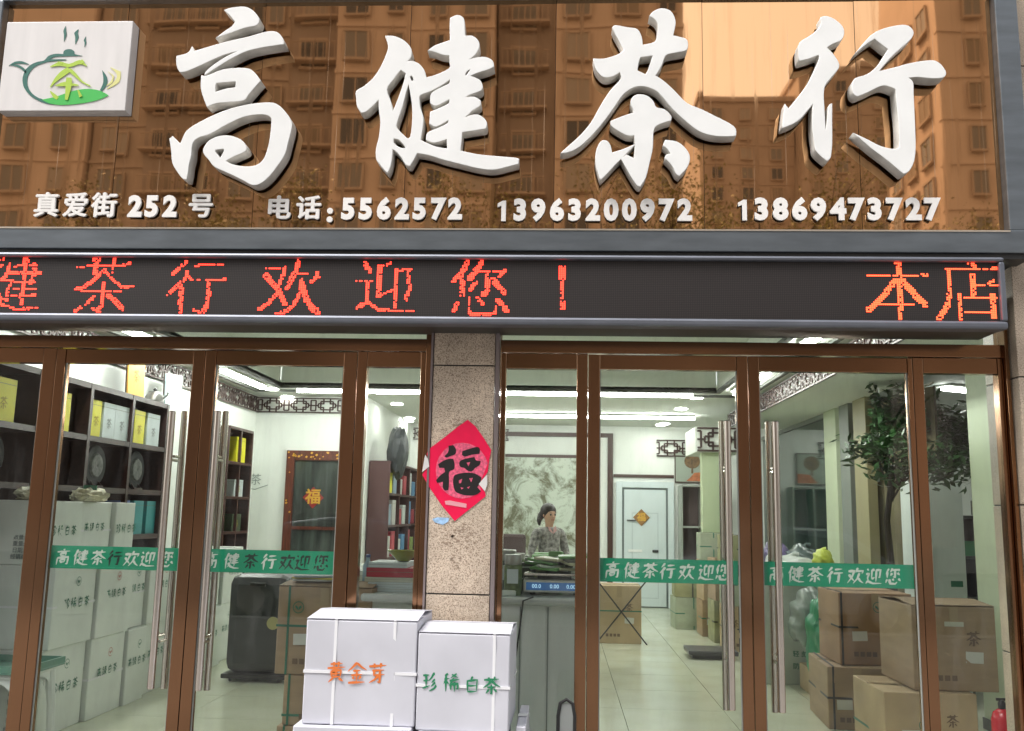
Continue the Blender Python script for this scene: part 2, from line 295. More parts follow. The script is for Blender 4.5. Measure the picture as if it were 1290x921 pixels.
BR = {
'高': [[(48,3),(54,13)],[(12,20),(88,17)],[(34,28),(36,45)],[(34,28),(66,27),(63,44)],[(36,44),(62,43)],[(18,54),(16,97)],[(18,55),(84,52),(82,92),(72,90)],[(36,65),(38,84)],[(36,65),(64,64),(61,82)],[(38,82),(60,81)]],
'健': [[(26,4),(16,28),(4,46)],[(17,30),(17,96)],[(30,22),(44,20),(32,44),(45,44),(38,68),(24,88)],[(28,60),(44,82),(68,92),(97,94)],[(52,18),(84,16),(82,38)],[(46,28),(92,26)],[(52,39),(82,37)],[(52,50),(86,48)],[(48,62),(92,60)],[(67,5),(67,84)]],
'茶': [[(10,20),(90,17)],[(34,6),(37,30)],[(66,4),(62,29)],[(50,26),(30,46),(6,60)],[(50,26),(72,44),(95,56)],[(28,58),(72,56)],[(50,46),(50,92),(42,86)],[(36,68),(20,88)],[(62,66),(80,84)]],
'行': [[(32,4),(12,28)],[(34,28),(20,46),(4,62)],[(22,46),(22,97)],[(48,18),(88,16)],[(42,42),(96,39)],[(72,42),(71,90),(58,84)]],
'欢': [[(8,24),(42,22),(28,60),(6,90)],[(12,42),(26,60),(44,80)],[(62,6),(50,34)],[(56,26),(92,24),(84,40)],[(70,36),(62,66),(38,94)],[(66,62),(78,82),(96,94)]],
'迎': [[(12,8),(22,20)],[(6,38),(24,36),(16,62),(22,78)],[(18,76),(8,92)],[(18,78),(46,92),(96,93)],[(52,12),(38,20),(38,66)],[(38,66),(56,58)],[(62,18),(86,16),(84,60),(76,56)],[(64,18),(64,82)]],
'您': [[(22,4),(6,34)],[(15,22),(15,58)],[(44,4),(32,26)],[(40,14),(84,12),(78,22)],[(58,16),(58,56),(48,50)],[(42,30),(32,46)],[(72,30),(86,44)],[(14,66),(8,86)],[(28,64),(32,88),(62,92),(72,80)],[(46,62),(54,74)],[(78,62),(92,78)]],
'黄': [[(22,14),(80,12)],[(38,4),(39,26)],[(62,3),(60,26)],[(8,32),(92,29)],[(28,42),(30,72)],[(28,42),(74,41),(71,71)],[(30,56),(70,55)],[(30,70),(70,69)],[(50,30),(50,70)],[(38,76),(16,94)],[(62,76),(84,92)]],
'金': [[(50,4),(30,26),(6,44)],[(50,6),(72,26),(96,40)],[(34,42),(66,40)],[(26,60),(76,58)],[(50,42),(50,90)],[(30,68),(38,80)],[(70,66),(60,80)],[(12,93),(90,91)]],
'芽': [[(10,18),(90,15)],[(34,5),(36,27)],[(66,3),(63,26)],[(24,38),(80,36)],[(36,38),(32,58),(84,56)],[(62,38),(62,92),(50,86)],[(56,58),(36,78),(12,92)]],
'珍': [[(6,16),(38,14)],[(8,44),(36,42)],[(22,16),(22,76)],[(4,82),(42,70)],[(66,4),(52,28),(36,44)],[(66,6),(80,26),(98,40)],[(70,36),(50,54)],[(76,50),(48,74)],[(84,62),(64,84),(38,97)]],
'稀': [[(34,6),(12,16)],[(4,34),(42,30)],[(24,14),(24,94)],[(22,38),(4,66)],[(28,44),(40,56)],[(80,6),(50,28)],[(56,8),(86,26)],[(44,40),(96,37)],[(66,30),(42,66)],[(50,60),(50,88)],[(50,60),(88,58),(88,84),(80,80)],[(70,48),(70,98)]],
'白': [[(54,4),(40,22)],[(24,24),(26,90)],[(24,26),(78,23),(75,90)],[(28,54),(74,52)],[(28,86),(74,85)]],
'级': [[(24,6),(8,32),(28,34),(6,60)],[(8,62),(34,54)],[(6,84),(36,70)],[(46,16),(80,14),(70,40),(88,42),(70,74),(44,94)],[(56,18),(54,54),(36,90)],[(56,48),(72,74),(97,92)]]}
def brush_mesh(s, size, m, name='brush_print', weight=1.0):     # hand-brushed characters: tapering strokes, each a hair above the last
    key = ('brush', s, size, m.name, name, weight)
    if key in TXT: return TXT[key]
    b = MB(); rb_ = random.Random(len(s)*7+ord(s[0])); n = 0
    for ci, c in enumerate(s):
        ox = (ci-(len(s)-1)/2)*size*1.12
        for st_ in BR[c]:
            n += 1; pts = [Vector(((x-50)/100*size+rb_.uniform(-.012, .012)*size, (50-y+ (x-50)*.05)/100*size+rb_.uniform(-.012, .012)*size)) for x, y in st_]; q = []
            for i in range(len(pts)-1):
                for k in range(3): q.append(pts[i].lerp(pts[i+1], k/3))
            q.append(pts[-1]); L = len(q); bw = size*.060*weight*rb_.uniform(.85, 1.15); ed = []
            for i, p in enumerate(q):
                t_ = i/(L-1); w_ = bw*(1.25-.9*t_ if t_ > .15 else .7+3.6*t_)*(1.0 if t_ < .9 else .6)
                d = (q[min(i+1, L-1)]-q[max(i-1, 0)]).normalized(); nn_ = Vector((-d.y, d.x)); ed.append((p+nn_*w_, p-nn_*w_))
            for (a, c2), (e, f) in zip(ed, ed[1:]):
                z = .0004+n*.00004; b.quad((ox+a.x, a.y, z), (ox+c2.x, c2.y, z), (ox+f.x, f.y, z), (ox+e.x, e.y, z))
    me = b.mesh(name, m); TXT[key] = me; return me
def stroke_poly(pts, ws):                                       # ribbon outline from a spine and half widths
    L, Rr = [], []
    for i, p in enumerate(pts):
        a = Vector(pts[max(i-1, 0)]); c = Vector(pts[min(i+1, len(pts)-1)]); d = (c-a).normalized(); n = Vector((-d.y, d.x)); w_ = ws[i] if isinstance(ws, (list, tuple)) else ws
        L.append(tuple(Vector(p)+n*w_)); Rr.append(tuple(Vector(p)-n*w_))
    return L + Rr[::-1]
def copy_tree(o, parent=None):
    c = o.copy(); COL.objects.link(c); c.parent = parent
    for ch in o.children: copy_tree(ch, c)
    return c
# ================================================================== THE STREET SIDE (setting)
struct('road', B(-90, 90, -60, -7.5, -.35, -.15), M('asphalt', (.06, .06, .06), .85, var=.2, vscale=1.5))
struct('pavement', B(-90, 90, -7.496, -.08, -.30, -.02), M('pavement_stone', (.22, .21, .20), .75, var=.15, vscale=1.2))
struct('kerb', B(-90, 90, -7.75, -7.5, -.30, .0), M('kerb_stone', (.38, .37, .35), .8))
struct('far_pavement', B(-90, 90, -60, -24, -.145, -.03), M('pavement_far', (.30, .29, .27), .8))
g = MB()
for i in range(-12, 13):
    for q in (-13, -19): g.box(i*6-1.2, i*6+1.2, q-.07, q+.07, -.146, -.144)
struct('road_markings', g, M('road_paint', (.75, .75, .72), .6))
struct('ground', B(-600, 600, -600, 200, -1.0, -.4), M('ground_earth', (.16, .15, .13), .9))
bwall = M('apartment_render', (.42, .35, .30), .8, var=.08, vscale=.3); bwall2 = M('apartment_render_light', (.58, .48, .41), .8, var=.08, vscale=.3)
bwin = M('apartment_window_glass', (.20, .19, .18), .35, spec=.6); btrim = M('apartment_trim', (.46, .38, .32), .8); brec = M('apartment_recess', (.34, .29, .26), .8)
win_frame = B(-.75, .75, -.02, .12, -.85, .85); WF = [win_frame.mesh('pane', m_) for m_ in (bwin, bwin, M('apartment_curtain_pane', (.34, .31, .28), .5), M('apartment_dark_pane', (.08, .08, .085), .2), M('apartment_blind_pane', (.26, .22, .18), .6))]; rwin = random.Random(77)
ft = MB(); ft.box(-.9, .9, .0, .18, .85, 1.0); ft.box(-.9, .9, .0, .25, -1.0, -.85); ft.box(-.9, -.75, .0, .15, -.85, .85); ft.box(.75, .9, .0, .15, -.85, .85); ft.box(-.04, .04, .121, .15, -.85, .85)
FT = ft.mesh('window', btrim)
bt = MB()
for k in range(9): bt.box(-1.5+k*.37, -1.46+k*.37, .62, .66, -.5, .5)
bt.box(-1.55, 1.55, .6, .68, .5, .56); bt.box(-1.6, 1.6, 0, .7, -.65, -.5)
BT = bt.mesh('balcony', btrim)
def tower(x0, x1, yf, dep, h, m, label, cols, zmin=9.0, zmax=99, floor=3.0, recess=(), wall_side=False):
    t = thing('apartment_building', label, 'building', ((x0+x1)/2, yf, -.1))
    hw = (x1-x0)/2
    b = B(-hw, hw, -dep, 0, 0, h); b.box(-hw-.3, hw+.3, -dep-.3, .3, h, h+.8)
    k = int(h//floor)
    for i in range(1, k): b.box(-hw-.05, hw+.05, -.4, .10, i*floor-.12, i*floor+.12)
    b.build('wall', m, t)
    for cx, ww in recess: B(cx-ww/2, cx+ww/2, .101, .13, 2, h-1).build('recess_panel', brec, t)
    for i in range(k):
        z = i*floor+1.6
        if z < zmin or z > min(zmax, h-1): continue
        for cx, typ in cols:
            if typ == 'b':
                o = link('balcony', BT, t); o.location = (cx, .1, z)
            f = link('window', FT, t); f.location = (cx, .13 if typ == 'b' else .10, z); p = link('pane', rwin.choice(WF), f)
            if typ == 'n': f.scale = (.62, 1, .9)
    return t
yf = -52.2
def side_windows(t, dep, h, cols, zmin, zmax, floor=3.0):      # windows on the face that looks along -x
    hw = t['half']; k = int(h//floor)
    for i in range(k):
        z = i*floor+1.6
        if z < zmin or z > zmax: continue
        for cy in cols:
            f = link('window', FT, t); f.location = (-hw-.02, -cy, z); f.rotation_euler = (0, 0, R(90)); link('pane', rwin.choice(WF), f)
G1 = [(-12.6,'w'),(-9.4,'n'),(-6.2,'w'),(-2.2,'b'),(1.0,'n'),(3.8,'n'),(8.4,'b'),(12.6,'b')]
tower(-50, -31.5, yf+.5, 14, 46, bwall2, 'apartment wing across the street at the far left end of the row', [(-3,'w'),(1,'w'),(4.6,'w'),(7.6,'n')], 12, 34)
tower(-31.3, -15, yf, 14, 46, bwall, 'brown apartment block across the street with two dark bays of balconies', [(-6.9,'n'),(-3.8,'b'),(-1.4,'b'),(1.6,'w'),(3.9,'n'),(6.5,'b')], 12, 37, recess=[(-2.6,5.2),(6.5,2.9)])
tower(-14.9, -5.0, yf+1.2, 14, 46, bwall2, 'light brown apartment wing across the street with four window columns', [(-3.6,'w'),(-1.1,'n'),(1.3,'n'),(3.7,'w')], 12, 37)
tower(-4.9, -.7, yf-.6, 12, 46, bwall, 'dark recessed balcony bay between two apartment wings across the street', [(-.3,'b')], 12, 37, recess=[(-.1, 3.9)])
tower(-.6, 7.7, yf+.8, 14, 46, bwall2, 'light brown apartment wing across the street beside the open sky', [(-2.6,'w'),(.6,'w'),(3.2,'n')], 12, 37)
tower(19.6, 33, -120.4, 18, 60.5, bwall, 'distant stepped apartment block beyond the gap across the street', [(-4.2,'w'),(0,'w'),(4.2,'w')], 30, 60)
tower(33.2, 50, -118, 18, 64, bwall, 'taller distant apartment block right of the stepped one', [(-6,'w'),(-2.6,'w'),(1.4,'w'),(5.2,'w')], 30, 62)
tw = tower(23.8, 37, yf, 10, 48, bwall2, 'tall brown apartment tower across the street at the right end of the sign reflection', [(-4.4,'n'),(1.0,'w'),(4.6,'w')], 12, 37)
tw['half'] = 6.6; side_windows(tw, 10, 48, (2.2, 5.0, 7.8), 12, 37)
# street trees behind the camera, seen in the sign and the glass
LEAF = MB()
for k in range(1): LEAF.quad((-.5, 0, 0), (0, -.28, .06), (.5, 0, 0), (0, .28, .06))
def tree(x, y, h, r, label, seed, dens=900, m=None):
    rnd = random.Random(seed); t = thing('street_tree', label, 'tree', (x, y, -.05))
    b = MB(); b.tube([(0, 0, 0), (.06, .03, h*.3), (-.05, .05, h*.6), (0, 0, h*.85)], [.16, .12, .08, .03], 8)
    tips = []
    for k in range(16):
        a = rnd.uniform(0, 6.28); z0 = h*rnd.uniform(.3, .7); l = r*rnd.uniform(.6, 1.05)
        p = Vector((math.cos(a)*l, math.sin(a)*l, z0+h*rnd.uniform(.1, .3))); b.tube([(0, 0, z0), tuple(Vector((0, 0, z0))*.4+p*.6+Vector((0, 0, .2))), tuple(p)], [.05, .03, .01], 5); tips.append(p)
        for q in range(3):
            e = p + Vector((rnd.uniform(-1, 1), rnd.uniform(-1, 1), rnd.uniform(-.3, 1)))*r*.35; b.tube([tuple(p*.75+Vector((0,0,z0))*.25), tuple(e)], [.02, .006], 4); tips.append(e)
    b.build('trunk', bark, t)
    c = MB()
    for k in range(dens):
        q = rnd.choice(tips) + Vector((rnd.gauss(0, 1), rnd.gauss(0, 1), rnd.gauss(0, 1)))*r*.17
        s = rnd.uniform(.04, .075); e = Vector((rnd.gauss(0, 1), rnd.gauss(0, 1), rnd.gauss(0, 1))).normalized(); f = e.cross(Vector((rnd.gauss(0, 1), rnd.gauss(0, 1), 1))).normalized()
        c.quad(q-e*s, q-f*s*.5, q+e*s, q+f*s*.5)
    tag(c.build('crown', m or leaf_m, t), kind='stuff')
leaf2 = M('dry_leaf_green', (.21, .20, .075), .6, var=.5, vscale=2)
for i, (x, y, h, r, l, d) in enumerate([(-13.4, -22.5, 11.8, 2.3, 'round street tree at the far left kerb', 1500), (-9.2, -23, 11.2, 2.0, 'small street tree left of the middle', 1500), (-3.2, -23, 11.6, 2.4, 'bushy street tree facing the shop column', 1700),
        (1.4, -22, 12.6, 3.0, 'tallest street tree with thin bare twigs', 1500), (6.2, -23, 12.6, 2.8, 'sparse street tree in front of the open sky', 1300), (9.8, -23.5, 11.6, 2.6, 'yellow green street tree at the right', 1600)]):
    tree(x, y, h, r, l, 40+i, d*5, leaf2)
# parked cars reflected in the doors
def car(x, y, rz, m, label):
    t = thing('parked_car', label, 'car', (x, y, -.15), rz)
    prof = [(-2.2,.35),(-2.25,.75),(-2.1,.95),(-1.55,1.02),(-.95,1.42),(-.3,1.5),(.5,1.46),(1.15,1.05),(1.95,.92),(2.2,.7),(2.22,.35)]
    pm = poly_mesh('body', [prof], 1.7, m, .04, False); o = link('body', pm, t); o.rotation_euler = (R(90), 0, 0)
    gp = [(-1.35,1.03),(-.88,1.36),(-.28,1.43),(.45,1.39),(.98,1.05)]
    gm = poly_mesh('side_window', [gp], 1.80, bwin, 0, False); o = link('side_window', gm, t); o.rotation_euler = (R(90), 0, 0)
    for sx in (-1.4, 1.4):
        for sy in (-.86, .86):
            wv = MB().lathe([(.05,-.1),(.33,-.1),(.34,-.05),(.34,.05),(.33,.1),(.05,.1)], 20, axis='Y'); o = wv.build('wheel', black, t); o.location = (sx, sy, .33)
            rv = MB().lathe([(.02,-.105),(.21,-.105),(.2,.105),(.02,.105)], 14, axis='Y'); rv.build('rim', steel, o)
    for sy in (-.62, .62):
        o = B(-.05, .05, -.16, .16, -.07, .07).build('headlight', M('lamp_glass', (.8, .8, .8), .1), t); o.location = (2.22, sy, .72)
        o = B(-.04, .04, -.14, .14, -.07, .07).build('tail_light', red_m, t); o.location = (-2.26, sy, .8)
car(-3.1, -9.2, 0, M('silver_car_paint', (.55, .56, .58), .25, .6, coat=1), 'silver hatchback parked at the kerb facing the shop')
car(3.2, -9.3, R(180), M('white_car_paint', (.7, .72, .74), .3, .1, coat=1), 'white hatchback parked at the kerb right of the silver one')
# ================================================================== FACADE
st = struct
# granite column between the two door openings
cx0, cx1 = W(543, 600).x, W(621, 600).x
zj = [0, W(580, 748).z, W(580, 462).z, 2.75]
col = thing('stone_column', 'speckled beige granite column between the two glass entrances with a red paper sign on it', 'column', ((cx0+cx1)/2, 0, 0))
for i in range(3): B(cx0, cx1, -.05, .25, zj[i]+.004, zj[i+1]-.004).build('stone_slab', granite, col, True, .003)
B(cx0+.008, cx1-.008, -.042, .24, 0, 2.75).build('mortar_core', black, col, True)
for a, b_ in ((cx0-.016, cx0-.004), (cx1+.004, cx1+.026)): B(a, b_, -.058, .02, 0, 2.75).build('corner_trim', M('trim_mauve_grey', (.30, .25, .25), .4, .6), col, True)
gr_ = MB(); rg_ = random.Random(21)
for (u0_, u1_, v0_, v1_, n_) in ((562, 606, 528, 541, 45), (546, 604, 668, 690, 80), (566, 582, 698, 730, 34), (550, 600, 655, 668, 10)):
    for _ in range(n_):
        a_ = W(rg_.gauss((u0_+u1_)/2, (u1_-u0_)/4.2), rg_.gauss((v0_+v1_)/2, (v1_-v0_)/3.4), -.0512); k_ = rg_.uniform(.002, .008); x_, z_ = min(max(a_.x, cx0+.02), cx1-.02)-col.location.x, a_.z; e_ = rg_.uniform(.3, 1)
        gr_.quad((x_-k_*1.6, -.0513, z_), (x_-k_*.3, -.0513, z_-k_*e_), (x_+k_*1.4, -.0513, z_-k_*.2), (x_+k_*.2, -.0513, z_+k_*e_*.8))
tag(gr_.build('glue_residue', M('glue_residue_brown', (.36, .27, .20), .9), col), kind='stuff')
def slab_wall(name, label, x0, x1, y0, y1, zs):
    t = thing(name, label, 'wall', ((x0+x1)/2, y0, 0))
    for a, c in zip(zs, zs[1:]): B(x0, x1, y0, y1, a+.004, c-.004).build('stone_slab', granite, t, True, .003)
    B(x0+.008, x1, y0+.008, y1, zs[0], zs[-1]).build('mortar_core', black, t, True)
xj = W(1278, 600).x
slab_wall('granite_pier', 'speckled granite wall pier at the right edge of the shop front', xj+.01, xj+2.2, -.10, .3, [0, .78, 1.6, W(1280, 478).z, 3.3, 4.15, 5.2])
slab_wall('granite_wall', 'speckled granite wall left of the shop front outside the doors', -6.4, -4.02, -.05, .3, [0, .78, 1.6, 2.4, 3.2, 4.1, 5.0])
struct('upper_wall', B(-4.0, 2.62, .002, .5, 2.96, 5.4), M('upper_wall_render', (.3, .28, .26), .8))
# frames -----------------------------------------------------------
zgt, zhd, zbm, zgb = W(82, 457).z, W(82, 438.5).z, W(82, 422.5).z, .16
def member(x0, x1, y0, y1, z0, z1, par, name='stile'): return B(x0, x1, y0, y1, z0, z1).build(name, bronze, par, True, .003)
def pane(x0, x1, z0, z1, par, y=.03): return B(x0, x1, y-.004, y+.004, z0, z1).build('glass_pane', glass_m, par, True)
def X(u): return W(u, 457).x
xs = dict(l0=-3.98, sl1=X(53), s1=X(70), d1a=X(82), d1b=X(243), s2=X(258), d2a=X(272), d2b=X(433), s3=X(450), sra=X(462), srb=X(530), j1=cx0-.018,
          j2=cx1+.028, r0=X(638), r1=X(727), s4=X(741), d3a=X(756), d3b=X(928), s5=X(942), d4a=X(956), d4b=X(1143), s6=X(1149.5), r2=X(1163), r3=X(1257), j3=xj)
def entrance(label, xa, xb):
    t = thing('door_frame', label, 'door frame', ((xa+xb)/2, .0, 0))
    member(xa, xb, .0, .10, zhd+.004, zbm, t, 'transom_beam')
    return t
fl = entrance('bronze steel frame around the left pair of glass doors', xs['l0'], xs['j1']); fr = entrance('bronze steel frame around the right pair of glass doors', xs['j2'], xs['j3'])
member(xs['srb']+.03, xs['j1'], -.004, .104, 0, 2.75, fl, 'jamb'); member(xs['j2'], xs['r0']-.03, -.004, .104, 0, 2.75, fr, 'jamb'); member(xs['r3']+.03, xs['j3'], -.03, .104, 0, 2.75, fr, 'jamb')
for t, a, c in ((fl, xs['l0'], xs['srb']+.03), (fr, xs['r0']-.03, xs['r3']+.03)):
    member(a, c, .02, .09, 2.72, 2.78, t, 'head_rail')
    u = thing('transom_window', 'narrow clear window strip above the %s doors under the red text display' % ('left' if t is fl else 'right'), 'window', ((a+c)/2, .04, zbm))
    B(a+.002, c-.002, .046, .054, zbm+.001, 2.719).build('glass_pane', glass_m, u, True)
def sidelight(label, xa, ga, gb, xb):
    t = thing('side_window', label, 'window', ((xa+xb)/2, .03, 0))
    member(xa, ga, .005, .075, 0, zhd, t); member(gb, xb, .005, .075, 0, zhd, t); member(ga+.001, gb-.001, .008, .072, zgt, zhd, t, 'rail'); member(ga+.001, gb-.001, .008, .072, 0, .12, t, 'rail')
    pane(ga-.002, gb+.002, .12, zgt, t)
sidelight('fixed glass side panel at the far left edge of the shop front', xs['l0'], xs['l0']+.06, xs['sl1'], xs['s1']-.002)
sidelight('narrow fixed glass panel left of the granite column', xs['s3']+.002, xs['sra'], xs['srb'], xs['srb']+.028)
sidelight('narrow fixed glass panel right of the granite column in front of the counter', xs['r0']-.028, xs['r0'], xs['r1'], xs['s4']-.002)
sidelight('fixed glass panel at the right end of the shop front by the granite pier', xs['s6']+.002, xs['r2'], xs['r3'], xs['r3']+.028)
def door(label, xa, ga, gb, xb, hu, iu, vt, vb, strip, txt_u, side):
    t = thing('glass_door', label, 'door', ((xa+xb)/2, .03, 0))
    member(xa+.002, ga, .0, .06, .03, zhd-.004, t); member(gb, xb-.002, .0, .06, .03, zhd-.004, t)
    member(ga+.001, gb-.001, .003, .057, zgt, zhd-.004, t, 'rail'); member(ga+.001, gb-.001, .003, .057, .03, zgb, t, 'rail')
    for a, c, d in ((ga, ga+.006, 1), (gb-.006, gb, 1)): B(a, c, .012, .02, zgb, zgt).build('glazing_gasket', M('gasket_grey', (.35, .36, .34), .5), t, True)
    pane(ga-.002, gb+.002, zgb-.002, zgt+.002, t)
    for y, u in ((-.085, hu), (.145, iu)):
        p = W(u, vt, y); q = W(u-27*(1 if side < 0 else -.45), vb, y)
        xh = (p.x+q.x)/2; z0, z1 = q.z, p.z
        h = MB().tube([(xh, y, z0), (xh, y, z0+.003), (xh, y, z1-.003), (xh, y, z1)], [.017, .0195, .0195, .017], 16).build('handle', steel, t, True)
        for z in (z0+.28, z1-.28):
            MB().tube([(xh, y, z), (xh, .026 if y < 0 else .034, z)], .009, 8).build('standoff', steel, h).location = -t.location
    # green tape with cut-out characters
    z0, z1 = strip; L = text_strip('高健茶行欢迎您', ga+.006, gb-.006, z0, z1, txt_u); o = link('tape_strip', L, t); o.rotation_euler = (R(90), 0, 0); o.location = (-t.location.x, .040-t.location.y, 0)
def text_strip(s, x0, x1, z0, z1, us):
    zc = (z0+z1)/2; h = z1-z0
    cu = bpy.data.curves.new('strip', 'CURVE'); cu.dimensions = '2D'; cu.fill_mode = 'BOTH'; cu.extrude = .0006
    def add(pts):
        sp = cu.splines.new('POLY'); sp.points.add(len(pts)-1); sp.use_cyclic_u = True
        for i, p in enumerate(pts): sp.points[i].co = (p[0], p[1], 0, 1)
    add([(x0, z0), (x1, z0), (x1, z1), (x0, z1)])
    me = bpy.data.meshes.new('tape_strip')
    o = bpy.data.objects.new('strip', cu); COL.objects.link(o); me = ev_mesh(o, 'tape_strip', tape_green)
    bm = bmesh.new(); bm.from_mesh(me)
    me.materials.append(M('tape_lettering', (.62, .68, .62), .45)); me.materials.append(M('tape_lettering_dark', (.008, .03, .022), .45))
    for i, (c, u) in enumerate(zip(s, us)):
        x = W(u, 710).x; k = brush_mesh(c, h*.74, tape_green, weight=1.1); b2 = bmesh.new(); b2.from_mesh(k); vs = {}
        for v in b2.verts: vs[v.index] = bm.verts.new((x+v.co.x+.10*v.co.y, zc+v.co.y, v.co.z+.0004))
        for f in b2.faces:
            try: nf = bm.faces.new([vs[v.index] for v in f.verts]); nf.material_index = DARKCH.get((s, round(us[0]), i), 1)
            except ValueError: pass
        b2.free()
    bm.to_mesh(me); bm.free(); return me
DARKCH = {}
for k0, idx in ((74, (3,)), (262, (2, 4, 5, 6)), (772, ()), (990, (4, 5, 6))):
    for i in idx: DARKCH[('高健茶行欢迎您', k0, i)] = 2
stz = (W(600, 729).z, W(600, 700).z)
stz = (W(140, 718).z, W(140, 689).z)
d1 = (xs['s1'], xs['d1a'], xs['d1b'], xs['s2']); d2 = (xs['s2'], xs['d2a'], xs['d2b'], xs['s3']); d3 = (xs['s4'], xs['d3a'], xs['d3b'], xs['s5']); d4 = (xs['s5'], xs['d4a'], xs['d4b'], xs['s6'])
door('first glass door from the left with white cartons visible behind it', *d1, 217, 233, 518, 868, stz, (74, 97, 119, 140, 161, 182, 206), -1)
door('second glass door from the left with a car reflected in it', *d2, 276, 286, 518, 870, stz, (262, 289, 313, 336, 359, 379, 403), -1)
door('third glass door from the left with the bare tiled floor behind it', *d3, 913, 906, 530, 895, stz, (772, 797, 820, 842, 866, 891, 913), 1)
door('rightmost glass door with brown cartons stacked behind it', *d4, 975, 966, 531, 898, stz, (980, 1005, 1029, 1054, 1080, 1103, 1128), 1)
# ================================================================== SIGN
YP, YF = -.20, -.31
P = lambda u, v, y: W(u, v, y)
sx0, sx1 = P(6, 60, YP).x, P(1256, 150, YP).x; sz0, sz1 = P(600, 292, YP).z, P(600, 1, YP).z
sign = thing('sign_board', 'long mirror bronze shop sign with four big white calligraphy characters and a phone number line', 'sign', ((sx0+sx1)/2, YP, sz0))
seams = [sx0]+[P(u, v, YP).x for u, v in ((150, 150), (326, 150), (513, 150), (699, 150), (886, 150), (1081, 150))]+[sx1]
for i, (a, c) in enumerate(zip(seams, seams[1:])):            # each panel hangs a hair out of true, so reflections break at the joints
    o = B(-(c-a)/2+.0015, (c-a)/2-.0015, 0, .02, sz0-.01-sz0, sz1+.02-sz0).build('mirror_panel', mirror_m, sign); o.location = ((a+c)/2-sign.location.x, 0, 0)
    o.rotation_euler = (R((.05, -.06, .04, -.03, .06, -.05, .03)[i]), 0, R((.16, -.14, .10, -.18, .08, .15, -.12)[i]))
B(sx0, sx1, YP+.006, YP+.16, sz0-.01, sz1+.02).build('backing', black, sign, True)
fz0 = P(600, 316, YP-.06).z
for n, a in (('frame_bar', (sx0-.16, sx1+.135, YP-.07, YP+.17, fz0, sz0)), ('frame_bar', (sx0-.16, sx1+.135, YP-.05, YP+.17, sz1, sz1+.2)), ('frame_bar', (sx0-.16, sx0, YP-.062, YP+.168, sz0+.001, sz1-.001)), ('frame_bar', (sx1, sx1+.125, YP-.062, YP+.168, sz0+.001, sz1-.001))):
    B(*a).build(n, grey_al, sign, True, .006)
B(sx0-.15, sx1+.1, YP-.055, .0, fz0-.03, fz0-.002).build('soffit', black, sign, True)
B(sx0+.002, sx1-.002, YP-.074, YP-.0705, sz0-.012, sz0-.003).build('edge_strip', M('bright_edge', (.75, .66, .55), .3, .8), sign, True)
